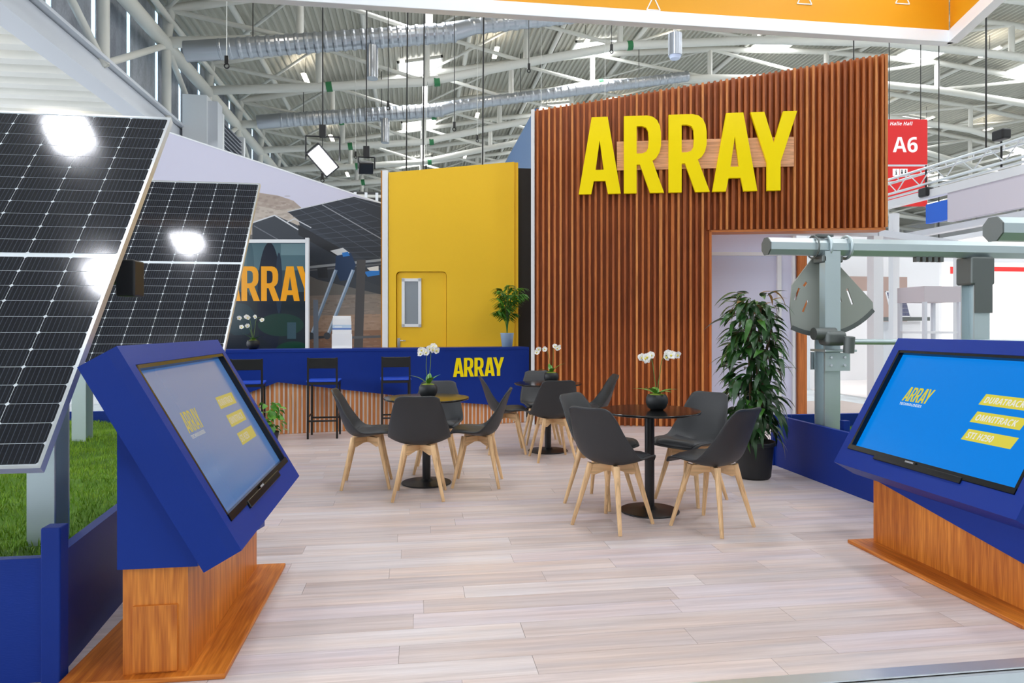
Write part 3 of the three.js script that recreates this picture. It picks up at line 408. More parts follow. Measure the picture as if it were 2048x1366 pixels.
{
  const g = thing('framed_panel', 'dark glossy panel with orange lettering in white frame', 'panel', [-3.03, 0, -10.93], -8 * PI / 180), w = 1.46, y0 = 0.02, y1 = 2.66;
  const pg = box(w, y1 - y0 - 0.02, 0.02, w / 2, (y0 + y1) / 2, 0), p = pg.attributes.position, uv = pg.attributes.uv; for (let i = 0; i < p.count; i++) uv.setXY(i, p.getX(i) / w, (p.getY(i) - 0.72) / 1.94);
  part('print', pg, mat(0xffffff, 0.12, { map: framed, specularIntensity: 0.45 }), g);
  part('frame', merge([box(w, 0.05, 0.06, w / 2, y1, 0), box(0.05, y1, 0.06, 0.0, y1 / 2, 0), box(0.05, y1 + 0.05, 0.06, w, (y1 + 0.05) / 2, 0)]), M.frameWhite, g);
}
// pale partition with door under the cantilever
{
  const g = thing('glazed_partition', 'lavender glass partition with white framed door under timber lintel', 'partition', [4.18, 0, -9.9], -6 * PI / 180);
  part('panel', box(1.55, 2.95, 0.04, 0.74, 1.475, -0.03), M.lavender, g);
  part('frame', merge([box(1.3, 0.05, 0.05, 0.62, 2.47, 0.01), box(0.06, 2.47, 0.05, 1.24, 1.235, 0.01), box(0.05, 2.95, 0.05, 0.0, 1.475, 0.01), box(0.04, 2.95, 0.05, 1.46, 1.475, 0.01)]), M.frameWhite, g, 'white frame');
  part('handle', bar(V3(0.14, 0.78, 0.06), V3(0.14, 1.5, 0.06), 0.014), M.chrome, g); part('timber_post', grain(box(0.13, 2.6, 0.12, 1.58, 1.3, 0), 1), slatMats[0], g);
}
// ================================================================ COUNTER
{
  const g = thing('bar_counter', 'long navy bar counter with zigzag front over timber slats', 'counter', [-2.7, 0, -9.015], Math.atan2(0.64, 3.107));
  const L = 4.42, H = 1.085, s0 = (u) => (u + 2.7) / 0.9794;
  const edge = [[0, 0.42], [s0(-2.31), 0.46], [s0(-1.732), 0.673], [s0(0.568), 0.333], [s0(1.0), 0.285], [L, 0.21]];
  part('front_panel', extr(poly([[0, H - 0.03], ...edge, [L, H - 0.03]]), 0.03).translate(0, 0, 0), M.navy, g);
  part('top', rbox(L, 0.04, 0.46, 0.005, L / 2, H - 0.015, -0.195), M.navy, g); part('carcass', box(L - 0.04, H - 0.06, 0.36, L / 2, (H - 0.05) / 2 , -0.212), mat(0xf4eee8, 0.7), g, 'pale carcass behind the slats');
  const lower = x => { for (let i = 1; i < edge.length; i++) if (x <= edge[i][0]) { const [a, b] = edge[i - 1], [c, d] = edge[i]; return b + (d - b) * (x - a) / (c - a); } return 0.21; };
  for (let i = 0, x = 0.03; x < L - 0.03; x += 0.056, i++) { const h = lower(x) + 0.04; part('slat', grain(box(0.034, h, 0.012, x, h / 2, -0.025), 1, rr(0, 1.6), rr(0, 0.4)), counterSlat[Math.floor(rnd() * 3)], g); }
  const lw = ['first yellow letter A on the counter front', 'yellow letter R next to first A on the counter', 'yellow letter R between R and A on the counter', 'yellow letter A between R and Y on the counter', 'yellow letter Y ending the word on the counter'];
  WORD.forEach((ch, i) => { const o = solo(['counter_letter_a', 'counter_letter_r', 'counter_letter_r', 'counter_letter_a', 'counter_letter_y'][i], letterGeo(ch, 0.268, 0.262, 0.012), M.letter, lw[i], 'letter', 'yellow counter letters'); o.position.copy(V3(s0(0.525) + OFF[i] * 0.268, 0.685, 0.031).applyAxisAngle(V3(0, 1, 0), g.rotation.y).add(g.position)); o.rotation.y = g.rotation.y; });
  g.updateMatrixWorld(); var onCounter = (x, z) => V3((x + 2.7) / 0.9794, H + 0.006, z).applyMatrix4(g.matrixWorld).toArray(), counterTurn = g.rotation.y;
}
// ================================================================ FASCIA overhead
{
  const g = thing('hanging_fascia', 'orange hanging fascia with white lower rail and triangle outlines', 'fascia'), y = 4.2, z = -6.27;
  part('rail', rbox(9.3, 0.12, 0.1, 0.006, 0.66, y + 0.06, z), M.whiteGloss, g, 'white lower rail'); part('panel', box(9.26, 0.95, 0.04, 0.66, y + 0.595, z - 0.02), M.orange, g);
  const A = V3(5.31, 0, -6.25), B = V3(4.62, 0, -4.2); part('rail', plankBar(A.clone().setY(y + 0.06), B.clone().setY(y + 0.06), 0.1, 0.12), M.whiteGloss, g, 'white lower rail'); part('panel', plankBar(A.clone().setY(y + 0.595), B.clone().setY(y + 0.595), 0.04, 0.95), M.orange, g);
  for (const [x, yy, s] of [[2.22, 4.345, 0.13], [3.74, 4.50, 0.15], [4.78, 4.57, 0.15], [0.75, 4.52, 0.13], [-0.7, 4.40, 0.13]]) { const p = [V3(x - s / 2, yy, z + 0.004), V3(x + s / 2, yy, z + 0.004), V3(x, yy + s, z + 0.004)]; part('triangle_outline', merge([0, 1, 2].map(i => bar(p[i], p[(i + 1) % 3], 0.006, 0.006, 5))), M.whiteGloss, g, 'white triangle outline'); }
  for (const x of [-3.6, -1.6, 4.8]) part('cable', bar(V3(x, y + 1.0, z), V3(x, roofY(x), z), 0.01, 0.01, 5), M.iron, g);
}
// ================================================================ FURNITURE
// shell of the dining chairs: a swept sheet with thickness; faces local +z
function sheet(f, nu, nv, th) {        // f(u, v) -> Vector3, sheet of thickness th below its own normal
  const P = [], N = []; const eps = 1e-3;
  for (let j = 0; j <= nv; j++) for (let i = 0; i <= nu; i++) { const u = i / nu, v = j / nv, p = f(u, v), a = f(Math.min(1, u + eps), v).sub(f(Math.max(0, u - eps), v)), b = f(u, Math.min(1, v + eps)).sub(f(u, Math.max(0, v - eps))); P.push(p); N.push(a.cross(b).normalize()); }
  const pos = [], idx = [], n = P.length; for (const s of [0, 1]) P.forEach((p, k) => { const q = p.clone().addScaledVector(N[k], -s * th); pos.push(q.x, q.y, q.z); });
  const id = (i, j) => j * (nu + 1) + i;
  for (let j = 0; j < nv; j++) for (let i = 0; i < nu; i++) { const a = id(i, j), b = id(i + 1, j), c = id(i + 1, j + 1), d = id(i, j + 1); idx.push(a, b, c, a, c, d, a + n, c + n, b + n, a + n, d + n, c + n); }
  const rim = []; for (let i = 0; i < nu; i++) rim.push([id(i, 0), id(i + 1, 0)]); for (let j = 0; j < nv; j++) rim.push([id(nu, j), id(nu, j + 1)]); for (let i = nu; i > 0; i--) rim.push([id(i, nv), id(i - 1, nv)]); for (let j = nv; j > 0; j--) rim.push([id(0, j), id(0, j - 1)]);
  for (const [a, b] of rim) idx.push(a, a + n, b + n, a, b + n, b);
  const g = new THREE.BufferGeometry(); g.setAttribute('position', new THREE.Float32BufferAttribute(pos, 3)); g.setAttribute('uv', new THREE.Float32BufferAttribute(new Float32Array(n * 4), 2)); g.setIndex(idx); g.computeVertexNormals(); return g;
}
const spine = new THREE.CatmullRomCurve3([[0.238, 0.432], [0.2, 0.454], [0.1, 0.448], [0.0, 0.43], [-0.09, 0.43], [-0.16, 0.468], [-0.205, 0.55], [-0.24, 0.655], [-0.275, 0.765], [-0.305, 0.842]].map(p => V3(0, p[1], p[0])));
const wid = new THREE.CatmullRomCurve3([0.19, 0.222, 0.238, 0.247, 0.252, 0.25, 0.24, 0.218, 0.19, 0.166].map((w, i) => V3(w, i / 9, 0)));
const curl = new THREE.CatmullRomCurve3([0.004, 0.018, 0.034, 0.055, 0.082, 0.1, 0.09, 0.065, 0.042, 0.03].map((w, i) => V3(w, i / 9, 0)));
function shellPoint(u, v) { const s = spine.getPoint(v), w = wid.getPoint(v).x, c = curl.getPoint(v).x, t = spine.getTangent(v), nn = V3(0, -t.z, t.y), x = (u * 2 - 1), e = Math.pow(Math.abs(x), 2.4); if (nn.y < 0 && v < 0.3) nn.negate(); // normal towards the sitter
  const al = PI / 2 * Math.max(0, Math.min(1, (v - 0.12) / 0.66)), up = V3(0, Math.cos(al), Math.sin(al)); return s.clone().add(V3(-x * w, 0, 0)).addScaledVector(up, c * e).add(V3(0, v > 0.86 ? -0.03 * Math.pow(Math.abs(x), 7) * (v - 0.86) / 0.14 - 0.008 * (1 - x * x) * (v - 0.86) / 0.14 : 0, 0)); }
const shellGeo = sheet(shellPoint, 22, 34, 0.011);
const padGeo = sheet((u, v) => { const p = shellPoint(0.1 + 0.8 * u, 0.03 + 0.46 * v), q = 16 * u * (1 - u) * v * (1 - v); return p.add(V3(0, 0.006 + 0.022 * Math.min(1, q * 2.2), 0)); }, 14, 14, 0.012);
const legGeo = (sx, sz) => merge([bar(V3(sx * 0.2, 0, sz * 0.2), V3(sx * 0.145, 0.25, sz * 0.145), 0.0125, 0.018, 12), bar(V3(sx * 0.145, 0.249, sz * 0.145), V3(sx * 0.108, 0.43, sz * 0.108), 0.018, 0.023, 12)]);
const legGeos = [[-1, -1], [1, -1], [1, 1], [-1, 1]].map(a => grain(legGeo(...a), 1, rnd(), rnd()));
const braceGeos = [1, -1].map(s => { const sh = poly([[-0.155, 0.425], [-0.168, 0.36], [-0.13, 0.35], [-0.05, 0.378], [0.05, 0.378], [0.13, 0.35], [0.168, 0.36], [0.155, 0.425]]); return grain(extr(sh, 0.026, 0.002).translate(0, 0, -0.013).rotateY(s * PI / 4), 0, rnd(), rnd()); });
function chair() {
  const g = new THREE.Group();
  part('shell', shellGeo, M.blackShell, g, 'black moulded shell'); part('cushion', padGeo, M.blackPad, g); for (const l of legGeos) part('leg', l, M.legWood, g, 'light beech leg'); for (const b of braceGeos) part('brace', b, M.legWood, g, 'light beech brace'); 
  return g;
}
const chair0 = chair(); let firstChair = true;
function placeChair(x, v, tx, tv, label, group, off = 0) {
  const c = firstChair ? chair0 : chair0.clone(); firstChair = false; c.name = numbered('shell_chair'); c.position.set(x, 0, -v); c.rotation.set(0, Math.atan2(tx - x, -(tv - v)) + off, 0); scene.add(c); tag(c, label, 'chair', group);
}
function cafeTable(x, v, label) {
  const g = thing('cafe_table', label, 'table', [x, 0, -v], 0, 'round cafe tables');
  part('tabletop', lathe([[0, 0.735], [0.355, 0.735], [0.372, 0.74], [0.375, 0.748], [0.372, 0.755], [0, 0.756]], 64), M.blackTop, g); part('column', cyl(0.036, 0.036, 0.72, 28, 0, 0.375, 0), M.blackPaint, g);
  part('base', lathe([[0, 0], [0.215, 0], [0.22, 0.006], [0.215, 0.012], [0.06, 0.022], [0.045, 0.04], [0, 0.04]], 56), M.blackPaint, g); part('collar', cyl(0.09, 0.09, 0.012, 24, 0, 0.729, 0), M.blackPaint, g);
}
cafeTable(0.106, 6.168, 'round black cafe table standing nearest the bar stools'); cafeTable(1.739, 4.995, 'round black cafe table standing nearest the potted ficus'); cafeTable(1.468, 7.579, 'round black cafe table standing nearest the slat wall');
const T1 = 'chairs around the table by the stools', T2 = 'chairs around the table by the ficus', T3 = 'chairs around the table by the slat wall';
placeChair(0.044, 5.699, 0.106, 6.168, 'black shell chair with its back squarely hiding the table column', T1, 0.05); placeChair(-0.406, 6.166, 0.106, 6.16, 'black shell chair in profile next to the bar stools', T1); placeChair(0.552, 6.082, 0.106, 6.168, 'black shell chair in profile between two of the cafe tables', T1); placeChair(0.213, 6.7, 0.106, 6.168, 'black shell chair behind the orchid table facing away from counter', T1, 0.1);
placeChair(1.367, 4.695, 1.739, 4.995, 'black shell chair with turned back, overlapping another chair at ficus table', T2); placeChair(1.442, 5.301, 1.739, 4.995, 'black shell chair half hidden behind the overlapping chair at ficus table', T2); placeChair(2.184, 5.29, 1.739, 4.995, 'black shell chair whose seat front shows, at ficus table', T2); placeChair(2.033, 4.551, 1.739, 4.995, 'black shell chair turned away right in front of ficus pot', T2);
placeChair(1.425, 7.121, 1.468, 7.579, 'black shell chair showing its back at slat wall table', T3, 0.15); placeChair(1.0, 7.6, 1.468, 7.579, 'black shell chair in profile under the counter lettering', T3); placeChair(1.50, 8.15, 1.468, 7.579, 'black shell chair between slat wall table and counter end', T3); placeChair(1.98, 7.65, 1.468, 7.579, 'black shell chair in profile against the timber slats', T3, -0.2);
// bar stools
function stool(pos, turn, label) {
  const g = thing('bar_stool', label, 'bar stool', pos, turn, 'bar stools along the counter'), q = 0.175, rad = 0.0115; // back towards +z
  for (const [sx, sz, h] of [[-1, 1, 1.0], [1, 1, 1.0], [-1, -1, 0.7], [1, -1, 0.7]]) part('leg', plankBar(V3(sx * q, 0, sz * q), V3(sx * q * 0.98, h, sz * q * (h > 0.9 ? 1.02 : 0.96)), 0.023, 0.023, V3(1, 0, 0.001)), M.iron, g);
  part('seat', rbox(0.39, 0.022, 0.38, 0.008, 0, 0.708, -0.005), M.navySeat, g, 'blue seat'); part('seat_rail', merge([box(0.36, 0.03, 0.02, 0, 0.68, q), box(0.36, 0.03, 0.02, 0, 0.68, -q), box(0.02, 0.03, 0.36, q, 0.68, 0), box(0.02, 0.03, 0.36, -q, 0.68, 0)]), M.iron, g);
  part('backrest', rbox(0.36, 0.13, 0.018, 0.006, 0, 0.93, q + 0.004), M.blackPaint, g);
  part('footrest', bar(V3(-q, 0.22, q), V3(q, 0.22, q), rad), M.iron, g); part('footrest', bar(V3(-q, 0.22, -q), V3(q, 0.22, -q), rad), M.iron, g); part('footrest', bar(V3(-q, 0.27, q), V3(-q, 0.27, -q), rad), M.iron, g); part('footrest', bar(V3(q, 0.27, q), V3(q, 0.27, -q), rad), M.iron, g);
}
stool([-1.98, 0, -8.72], counterTurn - 0.08, 'black bar stool with blue seat partly hidden by kiosk head'); stool([-1.12, 0, -8.97], counterTurn - 0.2, 'black bar stool with blue seat between the other two stools'); stool([-0.24, 0, -9.13], counterTurn - 0.15, 'black bar stool with blue seat nearest the counter lettering');
// ================================================================ PLANTS
function leafGeo(len, w, droop, tip = 1.6, seg = 7) {   // along +z, folded at the midrib
  const pos = [], idx = []; for (let i = 0; i <= seg; i++) { const t = i / seg, hw = w * Math.pow(Math.sin(PI * Math.pow(t, 1 / tip)), 0.9) * (i === seg ? 0 : 1) + (i ? 0 : 0.002), z = len * (t - 0.18 * droop * t * t), y = -droop * len * t * t * 0.8; pos.push(-hw, y + hw * 0.22, z, 0, y, z, hw, y + hw * 0.22, z); }
  for (let i = 0; i < seg; i++) for (const k of [0, 1]) { const a = i * 3 + k; idx.push(a, a + 3, a + 4, a, a + 4, a + 1); }
  const g = new THREE.BufferGeometry(); g.setAttribute('position', new THREE.Float32BufferAttribute(pos, 3)); g.setAttribute('uv', new THREE.Float32BufferAttribute(new Float32Array(pos.length / 3 * 2), 2)); g.setIndex(idx); g.computeVertexNormals(); return g;
}
{ // tall ficus
  const g = thing('potted_ficus', 'tall ficus with long drooping leaves in black tub', 'plant', [3.07, 0, -5.98]);
  part('pot', lathe([[0, 0], [0.135, 0], [0.15, 0.02], [0.175, 0.3], [0.19, 0.3], [0.192, 0.335], [0.178, 0.335], [0.165, 0.29], [0, 0.285]], 36), M.blackPot, g); part('soil', cyl(0.165, 0.165, 0.02, 28, 0, 0.29, 0), M.soil, g);
  for (const [x, z, tx, tz, h] of [[0.02, 0, 0.05, 0.03, 1.55], [-0.04, 0.03, -0.09, 0.06, 1.45], [0, -0.04, 0.02, -0.1, 1.5], [0.05, 0.03, 0.14, 0.05, 1.35]]) part('trunk', new THREE.TubeGeometry(new THREE.CatmullRomCurve3([V3(x, 0.28, z), V3(x * 1.2, 0.7, z * 1.2), V3((x + tx) / 2, 1.1, (z + tz) / 2), V3(tx, h, tz)]), 14, 0.012, 6), mat(0x5a4630, 0.8), g);
  const geos = [leafGeo(0.18, 0.026, 0.55), leafGeo(0.21, 0.03, 0.85), leafGeo(0.15, 0.026, 0.4), leafGeo(0.19, 0.025, 1.1)];
  for (let i = 0; i < 300; i++) {
    const h = 0.42 + 1.28 * Math.pow(rnd(), 0.85), a = rr(0, 2 * PI), R = (h < 0.6 ? 0.16 : h > 1.5 ? 0.2 : 0.25) * Math.pow(rnd(), 0.7), top = h > 1.5;
    const m = part('leaf', geos[Math.floor(rnd() * 4)], top && rnd() < 0.35 ? leafRed : leafM[Math.floor(rnd() * 4)], g); m.position.set(Math.sin(a) * R, h, Math.cos(a) * R); m.rotation.set(rr(top ? -0.9 : -0.35, 0.65), a + rr(-0.7, 0.7), rr(-0.5, 0.5), 'YXZ'); const s = rr(0.75, 1.2); m.scale.setScalar(s);
  }
  const inner = []; for (let i = 0; i < 320; i++) { const h = 0.36 + 1.26 * rnd(), a = rr(0, 2 * PI), R = 0.2 * Math.sqrt(rnd()), l = geos[i % 4].toNonIndexed(), o = new THREE.Object3D(); o.position.set(Math.sin(a) * R, h, Math.cos(a) * R); o.rotation.set(rr(-0.3, 0.9), a + rr(-0.9, 0.9), rr(-0.5, 0.5), 'YXZ'); o.scale.setScalar(rr(0.7, 1.1)); o.updateMatrix(); inner.push(l.applyMatrix4(o.matrix)); }
  part('inner_foliage', mergeGeometries(inner), leafM[1], g).userData.kind = 'stuff';
}
{ // parlour palm on the counter
  const p = onCounter(1.37, -0.17), g = thing('potted_palm', 'leafy green parlour palm in grey blue pot on counter', 'plant', p);
  part('pot', lathe([[0, 0], [0.075, 0], [0.098, 0.19], [0.1, 0.2], [0.09, 0.2], [0.085, 0.17], [0, 0.17]], 28), M.potBlue, g); part('soil', cyl(0.085, 0.085, 0.01, 20, 0, 0.172, 0), M.soil, g);
  for (let k = 0; k < 34; k++) {
    const a = k * 2.4 + rr(-0.3, 0.3), H = rr(0.3, 0.74), R = rr(0.06, 0.27), arr = [], cv = new THREE.CatmullRomCurve3([V3(0, 0.17, 0), V3(R * 0.15, 0.17 + H * 0.55, 0), V3(R * 0.55, 0.17 + H * 0.95, 0), V3(R, 0.17 + H * 0.98, 0)]);
    arr.push(new THREE.TubeGeometry(cv, 10, 0.004, 4).toNonIndexed()); const lg = leafGeo(0.14, 0.014, 0.5, 1.3, 4).toNonIndexed();
    for (let i = 0; i < 16; i++) { const t = 0.42 + 0.57 * i / 15, q = cv.getPoint(t), s = i % 2 ? 1 : -1, l = lg.clone(), sc = 1.05 - 0.5 * Math.abs(t - 0.7); l.scale(sc, sc, sc).rotateY(s > 0 ? 0.7 : PI - 0.7).rotateX(rr(-0.2, 0.2)).translate(q.x, q.y, q.z); arr.push(l); }
    part('frond', mergeGeometries(arr).rotateY(a), [leafBright[1], leafM[2], leafBright[0]][k % 3], g);
  }
}
{ // low foliage plant at the counter foot
  const g = thing('foliage_plant', 'bright green trailing plant on floor by counter slats', 'plant', [-1.69, 0, -8.4]); part('pot', lathe([[0, 0], [0.1, 0], [0.13, 0.16], [0.12, 0.16], [0, 0.14]], 24), M.blackPot, g);
  const geos = [leafGeo(0.1, 0.034, 0.5, 1.1), leafGeo(0.08, 0.03, 0.8, 1.1)];
  for (let i = 0; i < 90; i++) { const a = rr(0, 6.28), R = 0.16 * Math.sqrt(rnd()), m = part('leaf', geos[i % 2], leafBright[i % 3], g); m.position.set(Math.sin(a) * R, rr(0.14, 0.5), Math.cos(a) * R); m.rotation.set(rr(-0.6, 0.8), a, rr(-0.6, 0.6), 'YXZ'); }
}
// orchids
const petalGeo = (() => { const arr = []; for (let k = 0; k < 5; k++) { const w = k === 1 || k === 4 ? 0.019 : 0.0135, l = leafGeo(k === 1 || k === 4 ? 0.036 : 0.034, w, 0.18, 0.8, 5).toNonIndexed(); l.rotateX(0.22).rotateX(-PI / 2).rotateZ(k * 2 * PI / 5); arr.push(l); } return mergeGeometries(arr); })();
const lipGeo = new THREE.SphereGeometry(0.008, 8, 6).scale(1, 1, 1.2).translate(0, -0.004, 0.006);
M.petal.side = THREE.DoubleSide;
const bowlGeo = lathe([[0, 0], [0.045, 0], [0.068, 0.02], [0.082, 0.055], [0.08, 0.09], [0.068, 0.115], [0.06, 0.115], [0.066, 0.09], [0, 0.08]], 32);
function orchid(pos, turn, label, stems, nl) {
  const g = thing('potted_orchid', label, 'orchid', pos, turn, 'white orchids in black bowls');
  part('bowl', bowlGeo, M.blackPot, g, 'black bowl'); part('moss', new THREE.SphereGeometry(0.066, 18, 8, 0, 2 * PI, 0, PI / 2).scale(1, 0.4, 1).translate(0, 0.1, 0), M.moss, g, 'yellow green moss');
  for (let k = 0; k < nl; k++) { const m = part('leaf', leafGeo(rr(0.13, 0.2), 0.027, 0.45, 1.25, 8), leafOrchid, g); m.position.set(0, 0.11, 0); m.rotation.set(-rr(0.5, 1.15), k * 2 * PI / nl + rr(-0.3, 0.3), 0, 'YXZ'); }
  for (const [ax, H, bend, n] of stems) {
    const d = V3(Math.sin(ax), 0, Math.cos(ax)), cv = new THREE.CatmullRomCurve3([V3(0, 0.1, 0), d.clone().multiplyScalar(0.02).setY(0.1 + H * 0.5), d.clone().multiplyScalar(bend * 0.4).setY(0.1 + H), d.clone().multiplyScalar(bend).setY(0.1 + H * 0.97)]);
    part('flower_stem', new THREE.TubeGeometry(cv, 16, 0.003, 5), M.stem, g);
    for (let i = 0; i < n; i++) { const t = 0.68 + 0.32 * i / Math.max(1, n - 1), q = cv.getPoint(t), b = part('blossom', petalGeo, M.petal, g); b.position.set(q.x + rr(-0.025, 0.025), q.y + rr(-0.02, 0.02), q.z + rr(-0.01, 0.03)); b.rotation.set(rr(-0.4, 0.2), -turn + rr(-0.7, 0.7), rr(-0.5, 0.5), 'YXZ'); part('lip', lipGeo, M.petalCore, b); }
  }
}
orchid([0.12, 0.756, -6.14], 0, 'white orchid in black bowl on table by bar stools', [[1.2, 0.33, 0.1, 5], [-1.0, 0.31, 0.06, 4]], 4); orchid([1.79, 0.756, -4.98], 0.4, 'white orchid in black bowl on table by ficus', [[1.0, 0.3, 0.14, 6], [-1.8, 0.29, 0.14, 6]], 5); orchid([1.5, 0.756, -7.55], 0.2, 'white orchid with two separate blooms on slat wall table', [[-1.57, 0.27, 0.17, 4], [1.4, 0.3, 0.08, 4]], 4); orchid(onCounter(-2.02, -0.16), 0, 'small orchid with sparse open flowers on bar counter', [[1.5, 0.3, 0.13, 2], [-1.5, 0.3, 0.14, 3], [-1.2, 0.18, 0.14, 2]], 4);
{ // brochure stand
  const p = onCounter(-0.93, -0.14), g = thing('brochure_stand', 'white stepped brochure stand on the navy counter', 'brochure stand', p, counterTurn - 0.1); const pr = canvasTex(128, 96, (c) => { c.fillStyle = '#f4f5f7'; c.fillRect(0, 0, 128, 96); c.fillStyle = '#c3d8ee'; c.fillRect(0, 26, 128, 30); c.fillStyle = '#5b7cc0'; c.fillRect(0, 50, 128, 14); c.fillStyle = '#e3edf7'; c.fillRect(14, 34, 50, 12); });
  part('base', rbox(0.26, 0.015, 0.24, 0.003, 0, 0.008, 0), M.whiteGloss, g); part('spine', box(0.05, 0.38, 0.02, 0, 0.2, -0.1), M.whiteGloss, g);
  part('pocket', box(0.26, 0.19, 0.012, 0, 0.1, 0.09), M.whiteGloss, g); part('brochure', box(0.245, 0.17, 0.012, 0, 0.275, 0.03), mat(0xffffff, 0.5, { map: pr }), g); part('pocket', box(0.25, 0.1, 0.012, 0, 0.2, 0.045), M.whiteGloss, g); part('brochure', box(0.235, 0.1, 0.012, 0, 0.385, -0.04), M.paper, g); part('pocket', box(0.24, 0.045, 0.012, 0, 0.38, -0.028), M.whiteGloss, g);
}
// ================================================================ TRACKER HARDWARE beside the kiosk
{
  const g = thing('tracker_drive', 'galvanised tracker post with slotted fan plate and motor', 'tracker', [3.70, 0.345, -5.83]); const tubeY = 1.75;
  part('post', iBeam(0.15, 0.16, 0.012, 1.02), M.steel, g); part('upper_post', merge([box(0.14, 0.78, 0.014, 0, 1.32, 0.085), box(0.014, 0.78, 0.09, -0.07, 1.32, 0.045)]), M.steel, g);
  // fan plate: sector with slots, apex at the tube
  const sh = new THREE.Shape(), R = 0.72; sh.moveTo(-0.05, 0.02); sh.lineTo(-0.29, -0.28); sh.lineTo(-0.31, -0.5); for (let i = 0; i <= 14; i++) { const a = -PI / 2 - 0.42 + 1.22 * i / 14; sh.lineTo(Math.cos(a) * R * 1.0, Math.sin(a) * R * 1.04 + 0.02); } sh.lineTo(0.51, -0.43); sh.lineTo(0.06, 0.02); sh.closePath();
  const slot = (x, y, l, a, w = 0.014) => { const c = Math.cos(a), s = Math.sin(a), p = [[-l, -w], [l, -w], [l, w], [-l, w]].map(([u, v]) => [x + u * c - v * s, y + u * s + v * c]); sh.holes.push(poly(p)); };
  slot(-0.24, -0.36, 0.06, 1.2, 0.012); slot(-0.16, -0.47, 0.06, 1.15, 0.012); slot(-0.16, -0.27, 0.025, 0.9, 0.014); slot(0.28, -0.38, 0.08, -1.2, 0.012); slot(0.14, -0.22, 0.035, 1.57, 0.018); slot(0.18, -0.4, 0.035, -1.3, 0.014); slot(0.15, -0.52, 0.04, -1.45, 0.014);
  const fan = part('fan_plate', extr(sh, 0.012, 0.001).translate(0, tubeY - 0.06, -0.1), metal(0xa3a79f, 0.55, { metalness: 0.4 }), g); part('fan_rim', (() => { const a = []; for (let i = 0; i < 14; i++) { const q = k => { const t = -PI / 2 - 0.42 + 1.22 * k / 14; return V3(Math.cos(t) * R, Math.sin(t) * R * 1.04 + 0.02 + tubeY - 0.06, -0.09); }; a.push(plankBar(q(i), q(i + 1), 0.04, 0.014, V3(0, 0, 1))); } return merge(a); })(), M.steelDark, fan);
  part('hub_web', box(0.05, 0.62, 0.03, 0.1, tubeY - 0.36, -0.06), M.steelDark, g); const tb = part('torque_tube', octTube(3.6, 0.082), M.steel, g); tb.position.set(1.22, tubeY, 0); part('tube_cap', octTube(0.012, 0.084).translate(-0.586, tubeY, 0), M.steelDark, g, 'dark end cap');
  for (const x of [-0.02, 0.18]) part('clamp_ring', new THREE.TorusGeometry(0.1, 0.014, 8, 28).rotateY(PI / 2).translate(x, tubeY, 0), M.steel, g); part('bearing_saddle', rbox(0.2, 0.07, 0.16, 0.015, 0.0, tubeY - 0.11, 0.01), M.steelDark, g); part('u_bolt', new THREE.TorusGeometry(0.1, 0.008, 6, 24).rotateY(PI / 2).translate(-0.14, tubeY, 0), M.steelDark, g); part('clip', box(0.16, 0.02, 0.1, -0.05, tubeY + 0.1, 0), M.steelDark, g);
  const mot = part('gear_motor', merge([rbox(0.2, 0.13, 0.16, 0.04, -0.04, 0.93, 0.14), cyl(0.055, 0.055, 0.2, 20).rotateZ(PI / 2).translate(-0.12, 0.97, 0.14), cyl(0.045, 0.045, 0.14, 20, 0.02, 0.9, 0.2).rotateX(0.1)]), M.steelDark, g); part('drive_shaft', bar(V3(0.05, 0.9, 0.16), V3(2.9, 0.88, 0.16), 0.026, 0.026, 14), M.steel, mot);
  part('motor_plate', merge([rbox(0.3, 0.02, 0.24, 0.004, 0.02, 0.82, 0.06), box(0.24, 0.16, 0.012, 0.02, 0.72, 0.12), box(0.24, 0.16, 0.012, 0.02, 0.72, -0.1)]), M.steel, g); for (const [x, y] of [[-0.05, 0.69], [0.08, 0.69], [-0.05, 0.76], [0.08, 0.76]]) part('bolt', cyl(0.012, 0.012, 0.02, 6).rotateX(PI / 2).translate(x, y, 0.135), M.chrome, g);
}
{ const g = thing('tracker_post', 'plain galvanised tracker post with dark bearing near bright stand', 'post', [5.2, 0.345, -5.84]); part('post', iBeam(0.16, 0.16, 0.012, 1.68), M.steel, g); part('bearing', rbox(0.24, 0.26, 0.2, 0.02, 0, 1.55, 0.0), M.steelDark, g); part('side_plate', box(0.18, 0.28, 0.012, 0.0, 1.30, 0.095), M.steelDark, g); part('connector_row', merge([0, 1, 2, 3, 4].map(i => box(0.035, 0.06, 0.05, -0.62 + i * 0.06, 1.66, 0.02))), M.steelDark, g); }
{ const g = thing('tracker_tube', 'thick octagonal steel tube with dark end above kiosk', 'tube', [4.80, 0.345, -3.95]); const t = part('tube', octTube(2.3, 0.08), M.steel, g); t.position.set(0, 1.65, 0); part('end_cap', octTube(0.012, 0.083).translate(-1.155, 1.65, 0), M.steelDark, g, 'dark end cap'); part('post', iBeam(0.15, 0.15, 0.012, 1.58).translate(0.9, 0, 0), M.steel, g); part('clamp_ring', new THREE.TorusGeometry(0.1, 0.014, 8, 24).rotateY(PI / 2).translate(0.9, 1.65, 0), M.steelDark, g); }
